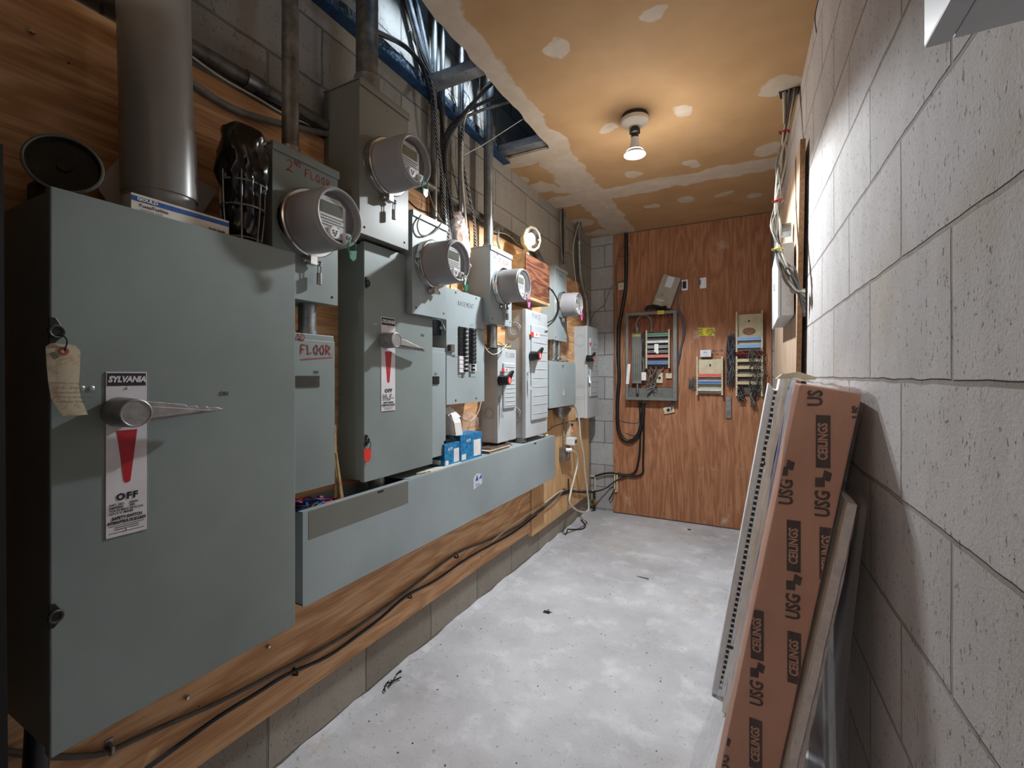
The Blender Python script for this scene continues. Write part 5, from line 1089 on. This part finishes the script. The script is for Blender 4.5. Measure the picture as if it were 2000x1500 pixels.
# thick black cable + companions
cable('thick taped black cable running down the back plywood from the ceiling', Yb(yb-.03, (1223, 456), (1223, 500), (1222, 560), (1216, 600), (1209, 640), (1208, 690), (1209, 740), (1206, 790), (1207, 830), (1212, 850), (1225, 862), (1240, 857), (1250, 840), (1256, 810), (1256, 786)), .016, 'black_rubber', 'black cables on the back plywood', 5, 10)
cable('black cable hanging beside the cabinet down to the baseboard run', Yb(yb-.015, (1249, 786), (1251, 830), (1250, 870), (1247, 900), (1240, 922), (1224, 928), (1200, 924), (1180, 925), (1163, 930)), .009, 'black_rubber', 'black cables on the back plywood', 5, 8)
cable('outer black cable dropping from cabinet and turning at the bottom left', Yb(yb-.02, (1258, 786), (1257, 850), (1256, 905), (1256, 922), (1248, 929), (1232, 930), (1200, 924)), .009, 'black_rubber', 'black cables on the back plywood', 5, 8)
cable('dark cable running low across the corner to the left wall', [PY(1240, 925, yb-.02), PY(1205, 938, yb-.02), PY(1180, 955, 4.05), PX(1150, 962, -1.26), PX(1125, 960, -1.27), PX(1100, 956, -1.28)], .007, 'cable_dark', 'black cables on the back plywood')
cable('thin grey cable looping across the corner blocks', [PY(1222, 545, yb-.02), PY(1195, 560, 4.09), PY(1180, 595, 4.09), PY(1160, 612, 4.09), PX(1150, 640, -1.29)], .004, 'cable_grey', 'thin cables in the far corner')
for i, pts in enumerate([((1222, 470), (1206, 500), (1201, 560), (1201, 640), (1200, 720), (1202, 790), (1206, 830)), ((1222, 475), (1209, 505), (1204, 560), (1205, 640), (1203, 720), (1204, 790)), ((1232, 497), (1221, 500), (1206, 500)), ((1257, 800), (1246, 822), (1247, 838), (1240, 850), (1222, 845)), ((1200, 815), (1215, 822), (1240, 826), (1253, 820))]):
    cable(['left thin tan wire along the edge of the back plywood', 'second thin tan wire along the edge of the back plywood', 'short tan wire crossing the thick black cable', 'thin grey wire dangling under the cabinet', 'thin grey wire sagging left of the cabinet'][i], Yb(yb-.008, *pts), .0028, 'cable_brownish' if i < 3 else 'cable_grey', 'thin cables in the far corner')
cable('blue-grey cable bundle looping down the right side of the cabinet', Yb(yb-.05, (1331, 560), (1324, 575), (1325, 600), (1335, 622), (1336, 650), (1326, 690), (1318, 735), (1315, 770), (1311, 795)), .005, 'cable_blue', 'blue-grey cables by the cabinet')
cable('second blue-grey cable curving beside the cabinet', Yb(yb-.045, (1310, 603), (1326, 612), (1334, 640), (1328, 690), (1318, 740), (1317, 780), (1310, 800)), .004, 'cable_blue', 'blue-grey cables by the cabinet')
cable('grey armoured hose arching into the top of the cabinet', Yb(yb-.06, (1244, 650), (1243, 632), (1250, 618), (1262, 616), (1271, 625), (1273, 648)), .008, 'cable_grey', None)
for i, xx in enumerate((1271, 1277, 1284)): cable('grey cable leaving the lower end of the cabinet block', Yb(yb-.05, (xx+6*i, 718), (xx-2, 735), (xx-6, 755), (1264-i, 772), (1255+2*i, 788)), .005, 'cable_grey', 'grey cables inside the cabinet')
# black cord on the floor in the corner
FLc = [PX(1110, 935, -1.27), PX(1112, 975, -1.27), PZ(1110, 1015, .006), PZ(1100, 1030, .006), PZ(1115, 1034, .006), PZ(1137, 1033, .006), PZ(1143, 1026, .006), PZ(1135, 1016, .006), PZ(1123, 1009, .006), PZ(1150, 1000, .006), PZ(1180, 988, .006), PY(1193, 970, 4.06), PY(1200, 955, 4.07)]
cable('black cord curling on the floor in the far left corner', FLc, .006, 'cable_dark', 'cords in the far left corner')
cable('short end of black cord lying on the floor', [PZ(1108, 1034, .006), PZ(1107, 1040, .006), PZ(1104, 1044, .006)], .005, 'black_rubber', 'cords in the far left corner')
# ------------------------------------------------------------------ ceiling lamp
c = Vector((-.505, 2.275, CE))
LM = thing('ceiling_lamp', 'bare lit reflector bulb on a white porcelain holder hanging from the ceiling', 'lamp', (c.x, c.y, c.z-.30))
bm = B(); lathe(bm, c, (0, 0, -1), [(0, .062), (.022, .062), (.022, .058)], 32); mk('junction_box', bm, 'dark_plate', LM)
bm = B(); lathe(bm, c+Vector((0, 0, -.020)), (0, 0, -1), [(0, .066), (.018, .066), (.026, .058), (.034, .036), (.040, .030)], 40); mk('lamp_holder', bm, 'porcelain', LM, smooth=True)
bm = B(); lathe(bm, c+Vector((0, 0, -.060)), (0, 0, -1), [(0, .018), (.012, .026), (.028, .026), (.032, .018), (.052, .018)], 28); mk('swivel_neck', bm, 'black_plastic', LM, smooth=True)
bm = B(); lathe(bm, c+Vector((0, 0, -.112)), (0, 0, -1), [(0, .019), (.03, .021), (.055, .034), (.078, .048), (.084, .052)], 36, closed=True); mk('bulb', bm, 'white_plastic', LM, smooth=True)
bm = B(); lathe(bm, c+Vector((0, 0, -.176)), (0, 0, -1), [(0, .0), (.0, .040), (.014, .046), (.018, .042), (.021, .022), (.022, 0)], 36, closed=True); mk('bulb_lens', bm, 'bulb_face', LM, smooth=True)
# ------------------------------------------------------------------ right wall: board, white panel, cable bundle
def rx(y, off): return wr(y)-off
MD = []
yn, yf = 2.10, 3.45
nT = [PX(1568, 265, .172), PX(1557, 560, .165)]
zt_, zb_ = 2.17, 1.05
bm = B(); v = box(bm, 0, 1, yn, yf, zb_, zt_)
for q in v:
    near = wr(q.co.y)-.012-(zt_-q.co.z)*.008; q.co.x = near-(.018 if q.co.x < .5 else 0)
    q.co.y += (zt_-q.co.z)*.10 if q.co.y < 3 else 0
o = single('backing_board', bm, 'board_face', 'tan fibreboard backing sheet leaning on the right block wall behind the cables', 'board')
bm = B(); 
for q in (0,):
    vv = []
    for z_ in (zb_, zt_):
        yy = yn+(zt_-z_)*.10; xx = wr(yn)-.012-(zt_-z_)*.008; vv.append((xx, yy-.001, z_)); vv.append((xx-.018, yy-.001, z_))
    prism(bm, [vv[0], vv[1], vv[3], vv[2]], (0, .0015, 0))
mk('board_edge', bm, 'mdf_edge', o)
yp0, yp1 = 2.22, 2.76; xw = wr(2.5)-.034; xo = .103
z1_, z0_ = PX(1518, 480, xo).z, PX(1518, 619, xo).z
WP = thing('load_panel', 'small white electrical panel on the tan board, with cables draped over it', 'electrical panel', ((xw+xo)/2, (yp0+yp1)/2, z0_))
bm = B(); box(bm, xo+.012, xw, yp0, yp1, z0_, z1_); mk('body', bm, 'white_enamel', WP, bevel=.002)
bm = B(); box(bm, xo, xo+.010, yp0-.008, yp1+.008, z0_-.008, z1_+.008); mk('door', bm, 'white_enamel', WP, bevel=.002)
bm = B(); torus(bm, (xw-.018, yp0-.0003, z0_+.05), (0, 1, 0), .009, .0012, 18, 5); mk('knockout', bm, 'rivet', WP)
bm = B(); box(bm, xo-.008, xo, yp0+.2, yp0+.22, (z0_+z1_)/2-.01, (z0_+z1_)/2+.02); mk('latch', bm, 'rivet', WP)
bm = B(); q = Vector((xw-.035, yp0+.1, z1_+.08)); box(bm, q.x-.03, q.x-.004, q.y-.03, q.y+.02, q.z-.03, q.z+.03)
cyl(bm, q+Vector((-.01, 0, .0)), q+Vector((.03, 0, .0)), .03, 14); single('knockout_connector', bm, 'galvanised', 'grey cable connector on the tan board above the small white panel', 'connector')
start = PZ(1545, 180, CE); zipz = [PD(1533, 258, 1.98), PD(1520, 393, 1.93), PD(1520, 487, 1.82)]; endp = PD(1566, 580, 1.78)
def off(s_, sy=None): return Vector((R.uniform(-s_, s_), R.uniform(-s_, s_)*.8, R.uniform(-s_, s_)*.2))
for i in range(16):
    a_ = start+Vector((R.uniform(-.035, .03), R.uniform(-.03, .03), .02))
    o1, o2, o3 = off(.010), off(.011), off(.010)
    pts = [a_, zipz[0]+o1, PD(1527, 320, 1.95)+off(.02), zipz[1]+o2, PD(1515, 440, 1.88)+off(.018), zipz[2]+o3, PD(1530+i*.5, 540-i*1.5, 1.77)+off(.014), PD(1550, 570-i*2.6, 1.75)+off(.008), endp+Vector((.010, .012, .03-.007*i))]
    cable(['outer', 'grey', 'white'][i % 3]+' cable in the bundle dropping past the small white panel', pts, .0042, ['cable_grey', 'cable_white', 'cable_brownish'][i % 3], 'house-wire cables in the right-hand bundle', 4, 6)
    bpy.data.objects[-1]['label'] = 'grey-white cable in the tied bundle dropping from the ceiling past the small white panel'
for q, m_, l_ in ((zipz[0], 'tape_red', 'upper dark red tie around the hanging cable bundle'), (zipz[1], 'red', 'middle red tie around the hanging cable bundle'), (zipz[2], 'tape_yellow', 'yellow tie around the cable bundle at the small white panel')):
    bm = B(); torus(bm, q, (0, 0, 1), .017, .0038, 18, 6); box(bm, q.x-.024, q.x-.016, q.y-.012, q.y-.004, q.z-.004, q.z+.004); single('cable_tie', bm, m_, l_, 'cable tie', 'coloured ties on the cable bundle')
bm = B(); q = start; prism(bm, [(q.x-.05, q.y-.03, CE-.002), (q.x+.045, q.y-.035, CE-.002), (q.x+.05, q.y+.03, CE-.002), (q.x-.04, q.y+.035, CE-.002)], (0, 0, .0015)); o = struct('trim_5', bm, 'dark_plate')
cable('thin dark wire running along the ceiling edge in the upper right', [PD(1598, 0, 1.53), PD(1592, 30, 1.58), PD(1594, 60, 1.60), PD(1600, 88, 1.66)], .0016, 'black_rubber', None)
# white box high on the right, close to the camera
ye = .50; q = PX(1804, 97, .130)
z0_ = q.z; ye = q.y
WX = thing('wall_cabinet', 'white enamelled metal box high on the right wall, cut off by the frame', 'electrical panel', (.18, .3, z0_))
bm = B(); box(bm, .148, wr(.3)+.0, .02, ye, z0_+.002, z0_+.62); mk('body', bm, 'white_enamel', WX, bevel=.002)
bm = B(); box(bm, .130, .147, .02, ye, z0_, z0_+.62); mk('door', bm, 'white_enamel', WX, bevel=.002)
# ------------------------------------------------------------------ leaning stack on the right
def lean(name, lab, cat, x, y, phi, group=None):
    o = thing(name, lab, cat, (x, y, 0.003), group); ROOTLOC[o.name] = Vector((0, 0, 0)); o.rotation_euler = (0, phi, 0); return o
# bundle of ceiling tees
phi = math.radians(9.1)
TB = lean('ceiling_tee_bundle', 'bundle of white slotted ceiling grid tees leaning upright on the right, front-most of the stack', 'metal strips', -.086, 1.93, phi)
Lt = 1.222
for i in range(6):
    bm = B(); xx = -.0475+.0037*i; box(bm, xx, xx+.0031, .0+.0006*i, .13, 0, Lt-.004*i); mk('tee', bm, 'white_metal', TB, local=True)
bm = B()
for i in range(56): z_ = .03+i*.021; box(bm, -.0252, -.0155, -.0012, .003, z_, z_+.0125)
mk('slot_row', bm, 'black_plastic', TB, local=True)
bm = B(); box(bm, -.0252, -.0155, .0004, .13, 0, Lt-.02)
for i in range(57): z_ = .0225+i*.021; box(bm, -.028, -.0145, -.0016, .001, z_, z_+.0035)
mk('slotted_web', bm, 'white_metal', TB, local=True)
bm = B(); box(bm, -.0145, -.001, -.002, .13, 0.004, Lt+.03); mk('wide_tee', bm, 'white_metal', TB, local=True, bevel=.001)
bm = B()
for i in range(14): box(bm, -.008, -.007, -.0026, -.001, .05+i*.085, .065+i*.085)
for z_ in (.2, .92): box(bm, -.0155, -.0005, -.0034, .06, z_, z_+.012)
mk('clip_band', bm, 'black_plastic', TB, local=True)
# cream wrapped panel with blue edge
phi = math.radians(8.4)
CP = lean('wrapped_panel', 'cream wrapped panel with blue printed edge between the white tees and the brown carton', 'panel', -.047, 1.84, phi)
bm = B(); box(bm, -.040, -.0, 0, .03, 0, 1.245); mk('core', bm, 'cream_wrap', CP, local=True, bevel=.003)
bm = B()
pts = []
for i in range(13):
    z_ = .28+i*.078; pts.append(z_)
rows = [[bm.verts.new((x_+(.004*math.sin(i*1.3)), -.0012, z_)) for x_ in (-.016, -.0015)] for i, z_ in enumerate(pts)]
for a, b in zip(rows, rows[1:]): bm.faces.new([a[0], a[1], b[1], b[0]])
mk('blue_edge', bm, 'blue_print', CP, local=True)
bm = B()
pr = None
for i in range(30):
    z_ = i*.0435; r_ = [bm.verts.new((x_+.004*math.sin(i*1.7+x_*60), -.003-.003*math.sin(i*.9+x_*90), z_)) for x_ in (-.044, -.037, -.030)]
    if pr: 
        for k in range(2): bm.faces.new([pr[k], pr[k+1], r_[k+1], r_[k]])
    pr = r_
mk('torn_wrap', bm, 'paper_white', CP, local=True, smooth=True)
# carton
phi = math.radians(9.9); CX, CY = -.006, 1.17; TK, LN, WD = .110, 1.222, .38
CT = lean('ceiling_tile_carton', 'brown cardboard carton of ceiling tiles in shrink wrap leaning on the right block wall', 'carton', CX, CY, phi); CT.rotation_euler.z = math.radians(-2.6)
bm = B(); box(bm, -TK, 0, 0, WD, 0.0, LN); mk('carton_body', bm, 'cardboard', CT, local=True, bevel=.004)
cp, sp_ = math.cos(phi), math.sin(phi)
def loc2(X, Y):
    p = PY(X, Y, CY-.0015); dx, dz = p.x-CX, p.z-.003; return Vector((dx*cp-dz*sp_, -.0015, dx*sp_+dz*cp))
def unit(bmi, bml, base, top, parts):
    """parts: USG text, arrow logo and CEILINGS box laid from base upward (local plane)"""
    d = (top-base).normalized(); up = Vector((-d.z, 0, d.x)); n_ = Vector((0, -1, 0))
    return d, up, n_
bmi, bml = B(), B()
def stamp(base, d, kinds, h=.024, sc_=1.0, tx='USG'):
    up = Vector((-d.z, 0, d.x)); n_ = Vector((0, -1, 0)); p = base.copy()
    def sh(q): return q
    if 'u' in kinds: text(bmi, tx, h*1.55, p+d*.028, d, up, n_, .0006, bold=.0012, wx=.80)
    if 'l' in kinds:
        c = p+d*.080
        prism(bmi, [c+d*a+up*b for a, b in ((-.018, .014), (.002, .014), (.004, -.003), (-.016, -.003))], (0, -.0005, 0))
        prism(bmi, [c+d*a+up*b for a, b in ((.000, .002), (.020, -.002), (.014, -.016), (-.004, -.012))], (0, -.0005, 0))
    if 'c' in kinds:
        c = p+d*.160
        prism(bmi, [c+d*a+up*b for a, b in ((-.056, h*.54), (.056, h*.54), (.056, -h*.54), (-.056, -h*.54))], (0, -.0005, 0))
        text(bml, 'CEILINGS', h*.98, c, d, up, n_, .0012, wx=.80, bold=.0007)
dV = Vector((-sp_, 0, cp))
def cbox(X, Y): stamp(loc2(X, Y)-dV*.160, dV, 'c')
stamp(loc2(1607, 1008), dV, 'ulc'); stamp(loc2(1593, 783)-dV*.022, dV, 'u', tx='US'); stamp(loc2(1676, 812)-dV*.020, dV, 'u', h=.018, tx='US')
stamp(loc2(1536, 985), dV, 'ul'); stamp(loc2(1550, 1208), dV, 'ulc'); cbox(1614, 1080); cbox(1551, 1283)
stamp(loc2(1479, 1378), dV, 'ulc'); cbox(1476, 1453); cbox(1412, 1375); stamp(loc2(1413, 1520), dV, 'ul')
for q_ in (bmi, bml):
    for co, no in (((-TK+.002, 0, 0), (-1, 0, 0)), ((-.002, 0, 0), (1, 0, 0)), ((0, 0, LN-.002), (0, 0, 1))):
        bmesh.ops.bisect_plane(q_, geom=q_.verts[:]+q_.edges[:]+q_.faces[:], plane_co=co, plane_no=no, clear_outer=True)
mk('printing', bmi, 'carton_ink', CT, local=True); mk('reversed_lettering', bml, 'cardboard', CT, local=True)
# plastic wrap over the carton, wrinkled
bm = B(); nx, nz = 14, 60
def wrapface(f):
    g_ = [[bm.verts.new(f(i/nx, k/nz)) for i in range(nx+1)] for k in range(nz+1)]
    for k in range(nz):
        for i in range(nx): bm.faces.new([g_[k][i], g_[k][i+1], g_[k+1][i+1], g_[k+1][i]])
def wob(p, a=.006): 
    v = Vector(p); n3 = mn.noise(Vector((v.x*14, v.y*9, v.z*7)))+.5*mn.noise(Vector((v.x*30, v.y*20, v.z*26))); return n3*a
wrapface(lambda u_, v_: (lambda x, z: (x, -.006-abs(wob((x, 0, z))), z))(-TK-.006-(.22*max(0, .42-v_)**1.5)*(1-u_)+(TK+.010)*u_, .02+(LN-.01)*v_))
wrapface(lambda u_, v_: (lambda y, z: (-TK-.007-abs(wob((0, y, z), .006))-(.012*max(0, v_-.82)/.18*math.sin(u_*3.14))-(.22*max(0, .42-v_)**1.5), y, z))(-.006+(WD)*u_, .02+(LN-.01)*v_))
mk('shrink_wrap', bm, 'shrink_wrap', CT, local=True, smooth=True)
bm = B()
for k in range(1): 
    g_ = [[bm.verts.new((-TK-.008+(TK+.016)*i/12, -.008+.39*j/12, LN+.006+wob((i*.03, j*.05, 3), .008)+.004)) for i in range(13)] for j in range(13)]
    for j in range(12):
        for i in range(12): bm.faces.new([g_[j][i], g_[j][i+1], g_[j+1][i+1], g_[j+1][i]])
g2 = [[bm.verts.new((-TK-.008-.006*abs(wob((i, k*.1, 1), 1)), -.010+.38*i/10, LN+.008-.24*k/10*(1-.6*i/10))) for i in range(11)] for k in range(11)]
for k in range(10):
    for i in range(10): bm.faces.new([g2[k][i], g2[k][i+1], g2[k+1][i+1], g2[k+1][i]])
mk('gathered_wrap', bm, 'wrap_white', CT, local=True, smooth=True)
# gypsum offcuts
for i, (xx, yy, ph, ln, lab) in enumerate(((-.004, 1.13, 10.4, 1.00, 'front broken gypsum board leaning behind the brown carton'), (.020, 1.16, 9.5, .98, 'rear gypsum board leaning behind the brown carton'))):
    t = lean('gypsum_board', lab, 'board', xx, yy, math.radians(ph), 'gypsum offcuts behind the carton')
    bm = B(); n_ = 26
    rows = []
    for k in range(n_+1):
        z_ = ln*k/n_; j = R.uniform(-.004, .004); rows.append([bm.verts.new(v) for v in ((0, j, z_), (.015, j+R.uniform(-.003, .003), z_), (.015, .5, z_), (0, .5, z_))])
    for a, b in zip(rows, rows[1:]):
        for m_ in range(4): bm.faces.new([a[m_], a[(m_+1) % 4], b[(m_+1) % 4], b[m_]])
    bm.faces.new(rows[0]); bm.faces.new(rows[-1][::-1]); mk('gypsum_core', bm, 'gypsum', t, local=True)
    bm = B(); box(bm, -.0012, 0, .004, .5, 0, ln); mk('face_paper', bm, 'cream_wrap', t, local=True)
# dark poly sheet behind
bm = B(); g_ = []
for k in range(40):
    f_ = k/39; row = []
    for i in range(12):
        u_ = i/11; y = 1.04+.35*u_; x = wr(y)-.030-.10*(1-f_)*(1-.3*u_)+.004*math.sin(u_*9+f_*5); row.append(bm.verts.new((x, y, .01+1.0*f_)))
    g_.append(row)
for a, b in zip(g_, g_[1:]):
    for i in range(11): bm.faces.new([a[i], a[i+1], b[i+1], b[i]])
bmesh.ops.solidify(bm, geom=bm.faces[:], thickness=.001)
single('plastic_sheet', bm, 'poly_sheet', 'dull grey plastic sheet hanging between the gypsum boards and the right wall', 'plastic sheet', smooth=True)
# scrap on top of the stack
c = PY(1548, 738, 1.62); bm = B(); prism(bm, [(c.x-.045, 1.55, 1.236), (c.x+.05, 1.55, 1.232), (c.x+.055, 1.55, 1.240), (c.x+.01, 1.55, 1.256), (c.x-.03, 1.55, 1.250)], (0, .09, 0)); single('foam_scrap', bm, 'lamp_cream', 'cream curled scrap lying on top of the leaning carton', 'scrap', smooth=True)
# ------------------------------------------------------------------ floor litter
q = PZ(1243, 1125, .003); q2 = PZ(1267, 1131, .003); bm = B(); tube(bm, [Vector((q.x, q.y, .004)), Vector((q2.x, q2.y, .004))], lambda t_: .001+.004*t_, 8, 2); single('metal_pin', bm, 'galvanised', 'grey pointed pin lying on the floor in the middle of the room', 'pin')
q = PZ(1068, 1195, .003); bm = B(); box(bm, q.x-.018, q.x+.018, q.y-.012, q.y+.012, .001, .003); tube(bm, [(q.x, q.y, .003), (q.x+.006, q.y+.006, .014), (q.x+.014, q.y+.002, .012)], .0018, 6, 3); single('metal_clip', bm, 'iron_dark', 'small dark metal clip on the floor near the left wall', 'clip')
q = PZ(1256, 1005, .002); bm = B(); box(bm, q.x-.03, q.x+.02, q.y-.02, q.y+.01, .001, .003); single('paper_scrap', bm, 'paper_white', 'white paper scrap at the foot of the back plywood', 'scrap')
q = PZ(1346, 1035, .002); bm = B(); tube(bm, [(q.x-.012, q.y, .005), (q.x+.014, q.y+.004, .005)], .0045, 8, 2); single('wire_nut', bm, 'iron_dark', 'small dark wire connector on the floor near the back wall', 'connector')
def chip(): 
    k = R.random(); y = R.uniform(.9, 3.9); x = WL+.03+R.random()**2*1.1; x = min(x, -.05 if y > 2.1 else -.25); s_ = R.uniform(.0008, .0032); bm = B(); bmesh.ops.create_icosphere(bm, subdivisions=1, radius=s_)
    for v in bm.verts: v.co = Vector((x+v.co.x*R.uniform(.6, 1.7), y+v.co.y*R.uniform(.6, 1.8), max(0.0, v.co.z*.5+s_*.3)))
    return bm
bm0 = B()
for i in range(130):
    b_ = chip(); me = bpy.data.meshes.new('x'); b_.to_mesh(me); b_.free(); bm0.from_mesh(me); bpy.data.meshes.remove(me)
o = single('floor_grit', bm0, 'dark_plate', 'dark crumbs and grit scattered over the dusty concrete floor', 'debris'); o['kind'] = 'stuff'
q = PZ(700, 1312, 0); bm = B()
for k in range(8):
    a = Vector((WL+.025+R.uniform(-.01, .02), q.y+R.uniform(-.08, .10), .004)); tube(bm, [a, a+Vector((R.uniform(-.01, .02), R.uniform(-.03, .04), .008)), a+Vector((R.uniform(-.01, .02), R.uniform(-.05, .06), .002))], .0025, 5, 3)
o = single('dead_leaves', bm, 'black_rubber', 'dark clump of leaf litter at the foot of the left wall', 'debris'); o['kind'] = 'stuff'
